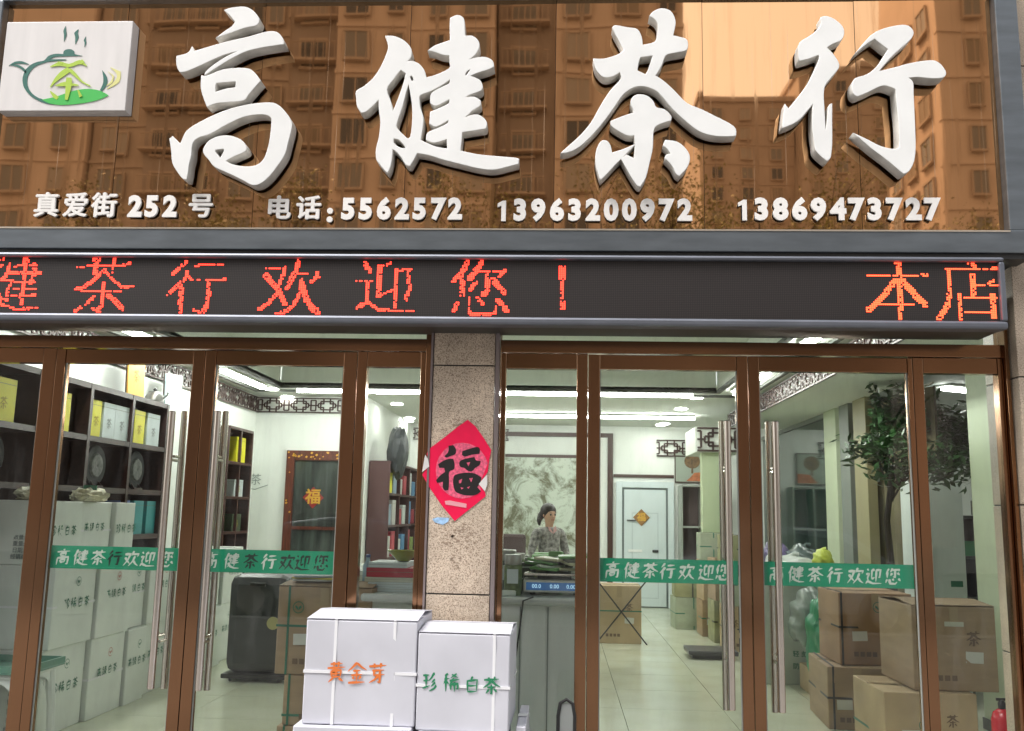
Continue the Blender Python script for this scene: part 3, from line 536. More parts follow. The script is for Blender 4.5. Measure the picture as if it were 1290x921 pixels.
CH = {
'高': (200, 0, 3.685, [[[(308,48),(340,38),(400,34),(435,50),(460,78),(466,98),(450,118),(400,128),(340,150),(275,172),(310,145),(340,125),(357,102),(335,75)]],
  [[(85,262),(135,248),(155,220),(165,240),(300,200),(420,172),(500,150),(545,150),(572,175),(582,205),(540,210),(470,222),(400,240),(330,275),(270,312),(215,348),(222,332),(260,300),(320,262),(382,234),(300,255),(200,300),(130,330),(100,335),(88,315),(83,285)]],
  [[(200,352),(225,354),(300,325),(400,318),(440,335),(472,375),(440,410),(415,440),(395,465),(340,472),(270,478),(225,495),(205,440),(197,400)],[(268,385),(350,378),(360,384),(357,408),(310,415),(262,430),(262,400)]],
  [[(52,645),(65,635),(85,655),(100,672),(110,650),(130,610),(180,575),(260,535),(340,505),(430,485),(515,478),(555,490),(590,525),(615,565),(615,600),(600,660),(585,715),(550,770),(510,820),(470,852),(435,858),(400,840),(350,815),(300,792),(258,772),(235,742),(212,715),(210,690),(235,655),(280,635),(330,632),(380,650),(405,680),(400,702),(350,725),(308,748),(340,765),(400,775),(450,770),(485,745),(505,700),(518,640),(525,570),(520,543),(480,530),(400,540),(320,575),(240,620),(180,640),(155,670),(150,720),(140,760),(135,800),(128,832),(112,828),(90,800),(65,755),(60,700)],[(264,695),(300,690),(305,702),(285,738),(275,722),(262,706)]]]),
'健': (435, 10, 4.187, [[[(213,150),(260,152),(310,175),(345,215),(345,260),(315,290),(345,282),(385,295),(415,330),(425,370),(480,355),(550,320),(552,290),(550,250),(510,245),(470,230),(440,225),(475,200),(555,172),(553,100),(555,55),(590,40),(622,55),(628,100),(630,150),(670,150),(700,175),(705,210),(680,250),(640,280),(690,265),(740,262),(775,280),(783,310),(750,325),(700,340),(655,360),(685,370),(710,385),(722,410),(715,435),(660,455),(625,475),(680,472),(712,490),(710,515),(670,540),(650,560),(620,585),(680,565),(720,575),(745,605),(740,635),(680,645),(615,655),(612,700),(605,755),(700,775),(800,785),(890,792),(914,798),(912,822),(860,835),(800,850),(750,852),(680,840),(600,820),(520,800),(440,775),(378,765),(360,800),(340,832),(320,825),(295,785),(265,752),(248,745),(245,790),(235,840),(222,868),(205,850),(180,820),(165,795),(165,740),(180,680),(187,600),(180,540),(178,480),(150,510),(110,545),(85,552),(65,520),(60,480),(60,440),(100,415),(150,370),(190,310),(220,240),(228,200)],
   [(218,430),(250,380),(292,325),(322,345),(308,400),(280,480),(250,555),(240,500)],[(335,395),(345,450),(355,520),(355,600),(345,680),(325,690),(275,640),(270,610),(300,520),(318,450)],[(255,688),(285,695),(322,735),(310,743),(280,735),(254,712)],[(338,362),(352,355),(362,378),(350,392)],[(632,350),(645,330),(662,325),(652,342),(636,362)],
   [(395,460),(450,438),(520,400),(552,375),(550,400),(500,425),(455,455),(450,500),(480,515),(550,480),(548,505),(500,530),(450,550),(445,610),(480,625),(545,590),(540,612),(480,640),(435,660),(428,695),(470,710),(537,690),(540,745),(480,735),(430,715),(395,698),(405,640),(410,580),(395,530),(390,490)]]]),
'茶': (700, 0, 3.758, [[[(270,130),(285,122),(340,132),(385,140),(405,175),(410,215),(470,200),(483,160),(485,115),(470,90),(446,76),(465,55),(500,42),(540,52),(562,85),(565,120),(553,170),(590,178),(620,190),(624,225),(610,240),(560,250),(520,262),(500,310),(470,360),(510,385),(560,430),(620,490),(690,520),(760,555),(820,585),(850,610),(852,642),(800,645),(740,640),(680,620),(620,575),(560,520),(500,450),(470,425),(420,408),(370,412),(320,445),(280,500),(230,570),(170,640),(110,695),(60,720),(28,724),(60,695),(120,640),(170,580),(215,500),(260,430),(310,375),(305,340),(270,360),(230,365),(200,340),(185,310),(180,280),(230,280),(290,262),(325,240),(300,190),(280,155)],[(400,270),(462,262),(440,330),(425,355),(385,335),(390,300)]],
  [[(360,470),(385,450),(430,455),(460,480),(475,510),(515,520),(545,550),(545,570),(510,580),(470,600),(460,640),(458,700),(445,760),(425,840),(400,882),(385,875),(355,830),(312,752),(335,735),(372,752),(377,692),(374,640),(340,640),(300,620),(265,595),(262,575),(310,555),(370,535),(368,515),(358,495)]],
  [[(215,672),(240,668),(258,690),(265,725),(310,712),(373,686),(328,733),(300,760),(280,780),(242,822),(213,850),(200,810),(190,760),(195,710)]],
  [[(520,665),(570,672),(605,695),(630,730),(632,765),(615,800),(585,832),(570,820),(550,780),(518,748),(525,735),(547,730),(530,705),(510,688)]]]),
'行': (970, 10, 4.091, [[[(263,50),(290,45),(330,60),(370,95),(380,130),(365,165),(320,185),(290,205),(320,235),(350,280),(352,310),(320,350),(285,395),(275,440),(278,520),(285,645),(298,570),(303,508),(318,496),(318,600),(318,700),(310,770),(293,787),(260,760),(235,730),(230,690),(222,640),(220,580),(222,490),(190,530),(150,575),(110,600),(65,617),(70,560),(78,500),(95,522),(150,455),(190,400),(220,345),(255,262),(248,242),(200,260),(153,272),(148,230),(155,180),(200,150),(245,115),(262,85)]],
  [[(450,224),(500,165),(540,130),(600,105),(680,90),(720,100),(738,130),(720,165),(680,200),(620,255),(556,330),(640,310),(720,288),(800,275),(850,275),(885,300),(905,335),(890,358),(830,362),(760,355),(708,360),(735,385),(738,450),(745,600),(748,720),(740,790),(715,840),(688,854),(660,830),(600,780),(520,720),(443,653),(500,680),(570,715),(640,730),(668,722),(665,600),(655,500),(648,418),(600,400),(560,405),(500,435),(450,455),(430,440),(425,400),(440,365),(500,345),(555,300),(611,213),(580,190),(540,158),(500,182)]]])}
def char_objs(key, spec, par, y, depth, m_face, m_side, name='sign_character'):
    ox, oy, sc, polys = spec
    for loops in polys:
        L = []
        for lp in loops:
            q = []
            for (a, b_) in lp:
                p = P(ox+a/sc, oy+b_/sc, y); q.append((p.x-par.location.x, p.z-par.location.z))
            L.append(q)
        me = poly_mesh(name, L, depth, m_side, .003); me.materials.append(m_face)
        for f in me.polygons:
            if f.normal.z > .9: f.material_index = 1
        o = link(name, me, par); o.rotation_euler = (R(90), 0, 0); o.location = (0, y+depth/2-par.location.y, 0)
for k in CH: char_objs(k, CH[k], sign, YF, .085, white_paint, letter_side)
# seam ticks and small raised line of text
M('small_letter_white', (.90, .87, .84), .4)
def small(s, us, v, h, squash=1.0):
    for c, u in zip(s, us):
        if c == ' ': continue
        p = P(u, v(u), YP-.035)
        if c == '1':
            H = h*.725; o = link('small_character', poly_mesh('small_character', [[(a*H, (b_-.5)*H) for a, b_ in ((-.06, 0), (.155, 0), (.155, 1), (.0, 1), (-.24, .86), (-.24, .68), (-.06, .76))]], .014, M('small_letter_white'), 0, False), sign)
            o.location = (p.x-sign.location.x, -.020, p.z-sz0); o.rotation_euler = (R(90), 0, 0); continue
        o = text(c, h, M('small_letter_white', (.90, .87, .84), .4), sign, (p.x-sign.location.x, -.020, p.z-sz0), depth=.007, bold=.0050 if ord(c) > 255 else .0085, name='small_character', sx=squash)
base_v = lambda u: 259.5+(u-50)*.0045
small('真爱街', (57, 94, 130), base_v, .158, .98); small('252', (169, 190, 213), lambda u: 260.5, .170, .94); small('号', (252,), base_v, .155)
small('电话', (350, 388), lambda u: 263, .150); small(':', (415,), lambda u: 268, .15)
small('5562572', (438, 460, 483, 506, 528, 551, 573), lambda u: 263.6, .168, .93)
small('13963200972', (633, 655, 678, 701.5, 724, 747, 770, 793, 816, 839, 863), lambda u: 265, .168, .93)
small('13869473727', (937, 960, 984, 1008, 1032, 1057, 1079, 1103, 1127, 1152, 1175), lambda u: 264, .168, .95)
# logo light box
lb0, lb1 = P(16, 27, YP-.085), P(0, 0, YP-.085)
ly = YP-.085; lx0 = P(2, 90, ly).x; lx1 = P(162, 90, ly).x; lz0, lz1 = P(90, 139.5, ly).z, P(90, 27, ly).z
logo = thing('logo_light_box', 'white light box with a green teapot logo at the top left of the sign', 'light box', ((lx0+lx1)/2, ly, lz0))
B(lx0, lx1, ly, YP-.001, lz0, lz1).build('housing', M('light_box_white', (.74, .71, .70), .4, var=.06, vscale=3, stretch=(4, 1, .6)), logo, True, .004)
B(lx0+.004, lx1-.004, ly+.03, ly+.034, lz0-.002, lz1+.002).build('edge_trim', letter_side, logo, True)
dg, yg, lg, yl = M('logo_dark_green', (.025, .14, .11), .5), M('logo_lime', (.42, .60, .06), .5), M('logo_leaf_green', (.05, .48, .08), .5), M('logo_pale_yellow', (.72, .70, .28), .5)
def logo_p(loops, m, k=0, name='logo_shape', smooth=True):
    L = []
    for lp in loops:
        q = []
        for a, b_ in lp: p = P(a/6.82, 20+b_/6.82, ly); q.append((p.x-logo.location.x, p.z-lz0))
        L.append(q)
    o = link(name, poly_mesh(name, L, .002, m, 0, smooth), logo); o.rotation_euler = (R(90), 0, 0); o.location = (0, -.0018-.001*k, 0)
def rb(pts, ws): return stroke_poly(pts, ws)
logo_p([rb([(565,90),(558,130),(562,165),(552,220)], [1,11,11,1])], dg); logo_p([rb([(675,118),(655,150),(662,185),(648,245)], [1,15,14,1])], dg); logo_p([rb([(740,180),(730,210),(735,230),(728,270)], [1,8,8,1])], dg)
logo_p([[(545,330),(550,305),(575,290),(615,290),(640,308),(645,330),(710,345),(640,347),(545,350),(470,355),(430,375),(560,375),(568,382),(450,392),(385,405),(300,440),(250,500),(235,560),(245,620),(280,670),(330,705),(375,720),(470,765),(400,755),(330,728),(260,685),(210,620),(195,555),(205,500),(225,460),(270,420),(330,395),(380,385),(420,345),(480,328)]], dg)
logo_p([rb([(78,430),(130,405),(190,402),(250,418)], [1,9,10,1])], dg); logo_p([rb([(90,425),(150,430),(200,458),(225,490)], [2,9,10,8])], dg)
logo_p([rb([(880,470),(905,530),(902,590),(868,645)], [1,16,17,9])], dg)
logo_p([[(360,722),(470,700),(560,670),(660,640),(760,630),(860,645),(935,685),(860,720),(760,745),(640,762),(520,768),(430,755)]], lg, 1)
logo_p([rb([(435,440),(520,415),(600,430),(690,400),(750,435)], [3,18,14,18,3])], yg, 2); logo_p([rb([(500,400),(540,415)], [6,10])], yg, 3); logo_p([rb([(700,385),(720,410)], [12,14])], yg, 3)
logo_p([rb([(600,460),(540,500),(480,555),(435,615)], [22,24,14,3])], yg, 2); logo_p([rb([(600,465),(650,510),(710,570),(780,607)], [16,14,7,4])], yg, 3)
logo_p([rb([(480,605),(560,590),(680,600)], [3,18,4])], yg, 4); logo_p([rb([(598,535),(595,600),(575,725)], [22,26,12])], yg, 5); logo_p([rb([(435,650),(470,690),(500,712)], [4,16,14])], yg, 2); logo_p([rb([(675,640),(700,700)], [5,14])], yg, 6)
logo_p([rb([(950,445),(1020,490),(1010,560),(920,630)], [2,20,18,2])], yl); logo_p([rb([(930,480),(975,520),(960,570),(915,605)], [1,8,8,1])], yl, 1)
# LED display
LY = -.345
lx0, lx1 = -4.3, P(1268, 360, LY).x; zt, zb = P(600, 320, LY).z, P(600, 408.5, LY).z; ft_, fb_ = P(600, 326, LY).z, P(600, 398.5, LY).z
led = thing('text_display', 'long dark dot matrix display box showing red characters above the doors', 'display', ((lx0+lx1)/2, LY, zb))
hm = MB(); hm.box(lx0, lx1, LY, LY+.1, zb, zb+.0451); led_h = []
for a in ((lx0, lx1, LY, LY+.10, fb_+(zb-fb_), fb_), (lx0, lx1, LY, LY+.10, ft_, zt)): B(*a).build('frame_bar', led_al, led, True, .014)
B(lx1-.032, lx1-.001, LY+.001, LY+.099, fb_+.001, ft_-.001).build('frame_bar', led_al, led, True, .008)
B(lx0, lx1-.03, LY+.028, LY+.075, fb_-.01, ft_+.01).build('screen', led_face, led, True)
B(lx0+.01, lx1-.01, LY+.076, -.002, zb+.006, zt-.006).build('back_box', black, led, True)
LED = [(0, 315, 7.167, 0, '健', [([(90,125),(80,190),(20,270)],3),([(15,265),(110,280)],2),([(105,290),(75,350),(60,400)],2),([(0,400),(10,480)],2),([(0,440),(60,450)],2),([(0,490),(90,512),(130,535),(335,525)],2),([(0,90),(30,90)],3),([(0,150),(25,140)],1),([(225,80),(230,200),(215,330),(195,400),(190,490)],3),([(250,85),(262,100)],2),([(135,145),(330,140)],1),([(305,125),(320,200),(290,270),(272,300)],3),([(100,207),(365,207)],2),([(120,285),(310,290)],1),([(120,345),(320,345)],1),([(50,380),(70,420)],2),([(75,412),(310,408)],2)]),
 (0, 315, 7.167, 0, '茶', [([(705,148),(1120,150)],1),([(1110,140),(1180,118)],2),([(862,65),(858,210)],4),([(900,80),(880,150)],1),([(1030,65),(1030,120)],3),([(1020,165),(1020,205)],2),([(945,180),(850,270),(740,350),(690,355)],3),([(960,200),(1010,265),(1090,320),(1200,322)],1.5),([(1090,345),(1160,345)],2),([(745,375),(1100,368)],1),([(940,300),(925,400),(915,500),(880,545)],2.5),([(850,420),(780,490),(680,548)],2),([(980,410),(1050,470),(1110,530)],3),([(840,530),(905,560)],2)]),
 (180, 315, 5.375, 0, '行', [([(300,75),(250,120),(205,165)],2.5),([(350,105),(540,100)],1),([(305,145),(290,190),(240,240),(170,297)],2.5),([(262,220),(258,320),(250,440)],3.5),([(300,170),(330,205),(560,200)],1.5),([(545,190),(560,190)],2),([(450,210),(445,300),(430,380),(405,430)],3.5),([(340,405),(400,425)],1)]),
 (180, 315, 5.375, 0, '欢', [([(840,123),(930,123)],1),([(965,115),(955,160),(930,210),(900,300),(850,360),(790,402)],2.5),([(825,165),(880,225),(930,290),(960,365)],3.5),([(1055,75),(1040,140),(1000,210),(975,258)],3.5),([(1020,160),(1115,160)],1),([(1175,150),(1190,180),(1140,212)],2.5),([(1075,200),(1065,290),(1020,370),(960,420),(900,438)],2.5),([(1080,230),(1105,330),(1150,400),(1190,420)],4)]),
 (420, 315, 4.031, 0, '迎', [([(160,70),(185,105)],3.5),([(118,158),(195,158)],1),([(178,160),(175,220),(165,265),(120,295)],3),([(170,260),(230,305),(405,308)],2),([(295,65),(240,90)],1),([(235,90),(232,235)],4),([(225,235),(300,205)],1.5),([(320,100),(315,285)],3.5),([(320,105),(395,98)],1),([(385,100),(385,200),(365,248)],3)]),
 (420, 315, 4.031, 0, '您', [([(680,65),(650,120),(612,155)],3.5),([(655,120),(655,225)],3.5),([(755,65),(720,110),(690,150)],3.5),([(735,108),(880,105)],1),([(870,105),(840,135)],2),([(780,125),(785,210),(760,225)],3.5),([(730,160),(690,205)],2.5),([(810,150),(865,215)],3.5),([(630,270),(610,310)],3.5),([(690,245),(690,310),(700,325),(820,325)],2.5),([(730,240),(755,275)],2.5),([(820,325),(825,285)],2),([(835,255),(880,305)],3.5)]),
 (420, 315, 4.031, 0, '！', [([(1165,95),(1165,130)],6),([(1165,130),(1163,240)],3),([(1163,272),(1163,288)],5)]),
 (1080, 315, 6.143, 1, '本', [([(85,195),(545,195)],1.6),([(500,180),(540,182)],1),([(285,80),(315,90),(325,300),(335,530)],4),([(300,230),(230,320),(160,405),(90,460)],3.5),([(350,240),(420,320),(530,425)],4),([(190,425),(440,425)],1)]),
 (1080, 315, 6.143, 1, '店', [([(840,80),(910,125)],2.5),([(680,152),(1090,150)],1.5),([(1050,135),(1090,135)],1),([(710,170),(715,300),(700,430),(630,535)],3.5),([(895,185),(895,360)],4),([(920,268),(1080,268)],1),([(1050,240),(1010,262)],2),([(790,355),(800,530)],4),([(830,370),(1080,370)],1.2),([(1045,360),(1055,520)],4),([(830,487),(1030,487)],1.4)])]
led_on = [M('led_red', (1, .1, .05), .5, emit=2.6, ecol=(1, .032, .018)), M('led_orange', (1, .2, .05), .5, emit=2.8, ecol=(1, .052, .02))]
rl = random.Random(3); PT = .0100; zg0 = led.location.z
for ox, oy, sc, mi, ch, strokes in LED:
    on = set()
    for pts, w_ in strokes:
        q = [P(ox+a/sc, oy+b_/sc, LY+.028) for a, b_ in pts]
        for a, c in zip(q, q[1:]):
            n = max(2, int((c-a).length/(PT*.35)))
            for k in range(n+1):
                p = a.lerp(c, k/n); rr = w_*PT/2*.64
                for i in range(-4, 5):
                    for j in range(-4, 5):
                        gx, gz = round(p.x/PT)+i, round(p.z/PT)+j
                        if max(abs(gx*PT-p.x), abs(gz*PT-p.z)) <= rr+.0001*PT or (w_ <= 1.6 and i == 0 and j == 0 and w_ > 0): on.add((gx, gz))
    mb = MB()
    for gx, gz in sorted(on):
        if rl.random() < .11: continue
        if not (fb_+.004 < gz*PT < ft_-.004): continue
        x, z, s = gx*PT, gz*PT, .0038; mb.box(x-s, x+s, LY+.026, LY+.0285, z-s, z+s)
    tag(mb.build('lit_character', led_on[mi], led, True), kind='stuff')
# red paper sign on the column
PY = -.053
fu = thing('paper_sign', 'red diamond paper with a black brush character and one folded corner on the granite column', 'paper sign', tuple(P(580, 600, PY)))
def fp(loops, m, k, name, smooth=True, d=.0008):
    L = []
    for lp in loops:
        q = []
        for a, b_ in lp: p = P(525+a/5.755, 520+b_/5.755, PY); q.append((p.x-fu.location.x, p.z-fu.location.z))
        L.append(q)
    o = link(name, poly_mesh(name, L, d, m, 0, smooth), fu); o.rotation_euler = (R(90), 0, 0); o.location = (0, -.001-.0012*k, 0); return o
redp = M('red_paper', (.88, .006, .075), .4, var=.06, vscale=12, bump=.15, bscale=14); pinkp = M('pink_print', (.80, .12, .22), .5, var=.35, vscale=60)
fp([[(370,52),(425,98),(480,175),(540,270),(525,350),(515,430),(452,515),(495,575),(500,605),(275,785),(180,670),(85,530),(40,450),(70,400),(95,370),(72,300),(85,265),(200,180),(300,100)]], redp, 0, 'paper', False)
fp([[(330+192*math.cos(a*.2618), 420+203*math.sin(a*.2618)) for a in range(24) if not a in (0, 1, 2)]+[(455,520)]], pinkp, 1, 'printed_disc', False)
whp = M('paper_back_white', (.75, .72, .70), .6)
fp([[(62,305),(82,335),(92,390),(40,430)]], whp, 3, 'folded_corner', False, .004); fp([[(510,448),(450,517),(495,570),(512,520)]], whp, 3, 'folded_corner', False, .003)
ink = M('black_brush_ink', (.012, .01, .01), .5)
for lp in ([[(230,240),(265,235),(285,265),(280,300),(245,315),(215,325),(200,315),(225,290),(232,265)]], [[(155,375),(190,350),(230,335),(265,335),(275,370),(270,410),(235,430),(235,500),(230,560),(205,565),(190,545),(190,500),(150,510),(140,490),(170,455),(205,430),(200,400),(165,400)]],
           [[(330,280),(380,262),(440,248),(458,265),(455,298),(400,305),(350,318),(328,305)]], [[(315,350),(350,335),(420,320),(430,345),(465,350),(455,380),(425,400),(400,425),(370,420),(345,400),(320,395),(308,375)],[(362,362),(388,358),(375,390)]],
           [[(280,450),(350,435),(420,440),(470,470),(460,510),(440,540),(465,570),(430,595),(370,600),(320,590),(280,570),(265,520),(265,480)],[(305,490),(330,478),(322,508),(306,512)],[(380,475),(407,472),(395,505)],[(318,540),(342,545),(325,556)],[(365,540),(388,533),(375,552)]]):
    fp(lp, ink, 2, 'brush_stroke')
fp([[(203,640),(240,636),(362,660),(360,690),(210,665)]], M('pale_pink', (.82, .35, .40), .5), 2, 'printed_tag', False)
p0 = P(555, 655, PY); sk = thing('sticker', 'small torn light blue sticker below the red paper on the column', 'sticker', tuple(p0))
L = [[(P(525+a/5.755, 520+b_/5.755, PY).x-p0.x, P(525+a/5.755, 520+b_/5.755, PY).z-p0.z) for a, b_ in [(112,770),(150,758),(235,762),(228,790),(190,812),(130,795)]]]
o = link('sticker_paper', poly_mesh('sticker_paper', L, .001, M('light_blue_paper', (.35, .55, .80), .6, var=.3, vscale=40), 0, False), sk); o.rotation_euler = (R(90), 0, 0)
# cable down the right side of the sign
cb = MB().tube([tuple(P(u, v, -.16)) for u, v in ((1276, -10), (1279, 30), (1284, 60), (1281, 100), (1288, 150), (1287, 230))], .006, 6).build('cable', M('grey_cable', (.10, .10, .10), .6), None)
tag(cb, 'thin grey cable running down the granite beside the sign', 'cable')
# ================================================================== INTERIOR: room
ZC = 3.0; XL = -4.12; XR = 3.2; YB = 10.5; YL = 6.9
struct('floor_base', B(-4.4, 7.2, -.06, 10.9, -.2, -.012), M('floor_grout', (.25, .24, .2), .7))
fl_ = bpy.data.objects.new('floor', None); COL.objects.link(fl_); tag(fl_, kind='structure')
tm = B(-.398, .398, -.398, .398, -.011, 0).mesh('tile', tile_m)
for i in range(14):
    for j in range(14):
        o = link('tile', tm, fl_); o.location = (-3.9+i*.8, .32+j*.8, 0)
struct('wall_left', B(XL-.2, XL, .35, YL, -.1, ZC+.4), wall_white)
bl = B(XL, -2.6, YL, YL+.15, -.1, ZC+.4); struct('wall_back_left', bl, wall_white)
struct('wall_return', B(-2.75, -2.6, YL+.152, YB, -.1, ZC+.4), wall_white)
struct('wall_back', B(-2.748, 7.2, YB, YB+.2, -.1, ZC+.4), wall_white)
struct('wall_front_inside', B(-4.32, -4.0, .12, .348, -.1, 3.4), wall_white)
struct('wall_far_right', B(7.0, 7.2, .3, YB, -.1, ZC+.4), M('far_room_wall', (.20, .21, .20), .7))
struct('wall_front_right', B(2.75, 7.0, .31, .45, -.1, ZC+.4), wall_white)
# ceiling with a sunken tray
tx0, tx1, ty0, ty1 = -3.45, 1.85, 1.2, 5.75
cb_ = MB(); cb_.box(XL-.2, tx0, .12, YB, ZC, ZC+.06); cb_.box(tx1, 3.0, .12, YB, ZC, ZC+.06); cb_.box(tx0, tx1, .12, ty0, ZC, ZC+.06); cb_.box(tx0, tx1, ty1, YB, ZC, ZC+.06); cb_.box(tx0-.05, tx1+.05, ty0-.05, ty1+.05, ZC+.26, ZC+.3)
for a_ in ((tx0-.04, tx0-.01, ty0, ty1), (tx1+.01, tx1+.04, ty0, ty1), (tx0, tx1, ty0-.04, ty0-.01), (tx0, tx1, ty1+.01, ty1+.04)): cb_.box(*a_, ZC+.061, ZC+.259)
struct('ceiling', cb_, ceil_white)
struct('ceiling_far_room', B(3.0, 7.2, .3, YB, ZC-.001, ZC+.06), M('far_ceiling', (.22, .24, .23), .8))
tr_ = thing('tray_moulding', 'dark grey moulding around the sunken tray in the white ceiling', 'moulding', ((tx0+tx1)/2, (ty0+ty1)/2, ZC))
def ring(x0, x1, y0, y1, wd, z0, z1, nm):
    for a in ((x0, x1, y0-wd, y0), (x0, x1, y1, y1+wd), (x0-wd, x0, y0-wd, y1+wd), (x1, x1+wd, y0-wd, y1+wd)): B(a[0], a[1], a[2], a[3], z0, z1).build(nm, tray_dark, tr_, True)
ring(tx0, tx1, ty0, ty1, .05, ZC-.035, ZC+.03, 'moulding_side'); ring(tx0-.42, tx1+.42, ty0-.42, ty1+.42, .05, ZC-.03, ZC-.001, 'moulding_rail')
def tube_light(x0, y0, x1, y1, label, group, z=ZC-.045, wd=.05):
    a, c = Vector((x0, y0, z)), Vector((x1, y1, z)); mid = (a+c)/2; t = thing('tube_light', label, 'tube light', tuple(mid), 0, group)
    MB().bar(a-mid, c-mid, wd, .035).build('tube', tube_m, t); MB().bar(a-mid+Vector((0,0,.028)), c-mid+Vector((0,0,.028)), wd*2.2, .02).build('base', ceil_white, t)
GL = 'tube lights in a ring around the ceiling tray'
for i in range(3): tube_light(-3.66, 1.25+i*1.55, -3.66, 2.6+i*1.55, ('nearest', 'middle', 'farthest')[i]+' tube light along the left side of the ceiling tray', GL)
for i in range(3): tube_light(2.06, 1.25+i*1.55, 2.06, 2.6+i*1.55, ('nearest', 'middle', 'farthest')[i]+' tube light along the right side of the ceiling tray', GL)
tube_light(-3.3, ty1+.21, 1.6, ty1+.21, 'long bright tube light along the back edge of the ceiling tray', GL)
tube_light(-1.2, 8.6, 2.0, 8.6, 'long tube light on the ceiling close to the back wall', GL)
for i, (x, y) in enumerate(((4.2, 5.0), (5.2, 6.2), (4.4, 8.2), (5.8, 3.6))): tube_light(x, y, x+.9, y+.5, ('short slanted tube light nearest the plant in the side room', 'second tube light of the side room ceiling', 'rear tube light of the side room ceiling', 'tube light at the far right of the side room')[i], 'tube lights of the side room', wd=.09)
dl = [(342,489),(362,499),(482,494),(500,508),(516,526),(526,537),(877,500),(858,514),(837,533),(823,543),(600,520),(560,505)]
for i, (u, v) in enumerate(dl):
    p = WZ(u, v, ZC); y = min(p.y, 10.0)
    t = thing('downlight', 'small round ceiling downlight %s' % ('front left of the brown door', 'just behind the front left downlight', 'seen at the top of the narrow panel left of the column', 'second one down in the narrow panel left of the column', 'third one down in the narrow panel left of the column', 'lowest one in the narrow panel left of the column', 'nearest the right door handles', 'second from the right door handles', 'third from the right door handles', 'closest to the back wall right of the frame', 'hidden behind the column near the tray', 'behind the column by the left panel')[i], 'downlight', (p.x, y, ZC), 0, 'round ceiling downlights')
    MB().lathe([(.085, -.018), (.085, 0)], 16).build('lens', down_m, t); MB().lathe([(.088, -.001), (.105, -.004), (.105, -.012), (.088, -.014)], 16).build('rim', white_paint, t)
# fretwork frieze
fm = MB(); UW, UH = .33, .2; th = .016
def fb(x0, z0, x1, z1): fm.box(min(x0, x1)-(th/2 if x0 == x1 else 0), max(x0, x1)+(th/2 if x0 == x1 else 0), -.008, .008, min(z0, z1)-(th/2 if z0 == z1 else 0), max(z0, z1)+(th/2 if z0 == z1 else 0))
for a in ((0,.006,UW,.006),(0,.194,UW,.194),(.09,.045,.24,.045),(.09,.155,.24,.155),(.09,.045,.09,.155),(.24,.045,.24,.155),(.06,.075,.13,.075),(.2,.075,.27,.075),(.06,.125,.13,.125),(.2,.125,.27,.125),(.06,.075,.06,.125),(.27,.075,.27,.125),(0,.1,.06,.1),(.27,.1,UW,.1),(.125,.006,.125,.075),(.205,.006,.205,.075),(.125,.125,.125,.194),(.205,.125,.205,.194),(.03,.03,.03,.17),(.3,.03,.3,.17),(0,.03,.03,.03),(0,.17,.03,.17),(.3,.03,UW,.03),(.3,.17,UW,.17)): fb(*a)
FM = fm.mesh('lattice_panel', lattice_m)
def frieze(x0, y0, x1, y1, label, z=2.775, sc=1.0):
    a, c = Vector((x0, y0)), Vector((x1, y1)); L = (c-a).length; n = max(1, round(L/(UW*sc))); t = thing('ceiling_frieze', label, 'frieze', (x0, y0, z), math.atan2(y1-y0, x1-x0), 'dark fretwork friezes under the ceiling')
    for i in range(n): o = link('lattice_panel', FM, t); o.location = (i*L/n, 0, 0); o.scale = (L/n/UW, 1, sc)
    return t
frieze(XL+.03, YL, XL+.03, .5, 'dark fretwork frieze along the left wall above the tea shelves')
frieze(XL+.05, YL-.03, -2.6, YL-.03, 'dark fretwork frieze on the back wall above the brown door')
frieze(-2.55, YB-.03, -.9, YB-.03, 'dark fretwork frieze on the farthest wall seen left of the column', 2.72)
frieze(2.42, 1.1, 2.42, 8.2, 'slanting fretwork frieze along the beam above the brown cartons', 2.775, 1.0)
frieze(1.62, YB-.03, 2.1, YB-.03, 'short piece of fretwork frieze above the tree picture', 2.5, 1.4)
struct('beam_soffit', B(2.44, 3.2, .5, 8.2, 2.775, ZC-.002), ceil_white)
# box beam end with fretwork and pillar
bx0, bx1 = W(878, 540, 7.2).x, W(908, 540, 7.2).x
struct('beam_end', B(bx0-.02, 2.42, 7.2, 8.2, 2.36, 2.7), ceil_white)
f = frieze(bx0, 7.18, bx0+.55, 7.18, 'fretwork panel on the front of the boxed beam end near the pillar', 2.37, 1.6)
struct('pillar', B(bx0+.08, bx0+.3, 7.3, 7.5, 0, 2.36), M('pale_green_paint', (.50, .58, .38), .6))
# ---------------------------------------------------------------- left wall shelf with tea
SX, SB = -3.8, -4.1
ys = [.46, 1.19, 1.93, 2.67, 3.39]; zs_ = [0.02, .42, .82, 1.22, 1.62, 2.03, 2.45]
sh = thing('wall_shelf', 'dark wooden grid shelf along the left wall filled with tea boxes and discs', 'shelf', (SX, ys[0], 0))
for y in ys: B(SB, SX, y-.022, y+.022, .0, 2.47).build('divider', shelfwood, sh, True)
for z in zs_:
    for y0, y1 in zip(ys, ys[1:]): B(SB, SX-.003, y0+.023, y1-.023, z-.022, z+.022).build('shelf_board', shelfwood, sh, True)
B(SB-.012, SB+.002, ys[0], ys[-1], 0, 2.46).build('back_panel', dkwood, sh, True)
def pkg(x, y, z, dx, dy, dz, m, label, name='tea_box', cat='tea box', grp=None, rz=0, mark=None):
    t = thing(name, label, cat, (x, y, z), rz, grp); B(-dx, 0, -dy/2, dy/2, 0, dz).build('box_body', m, t, False, .003)
    B(-dx-.002, .002, -dy/2-.002, dy/2+.002, dz*.86, dz*.868).build('lid_seam', M('seam_shadow_line', (.18, .18, .12), .7), t)
    if mark: text(mark[0], mark[1], mark[2], t, (.0015, 0, dz*.42), (90, 0, 90), .0006)
    return t
gy = 'tea boxes on the upper row of the wall shelf'
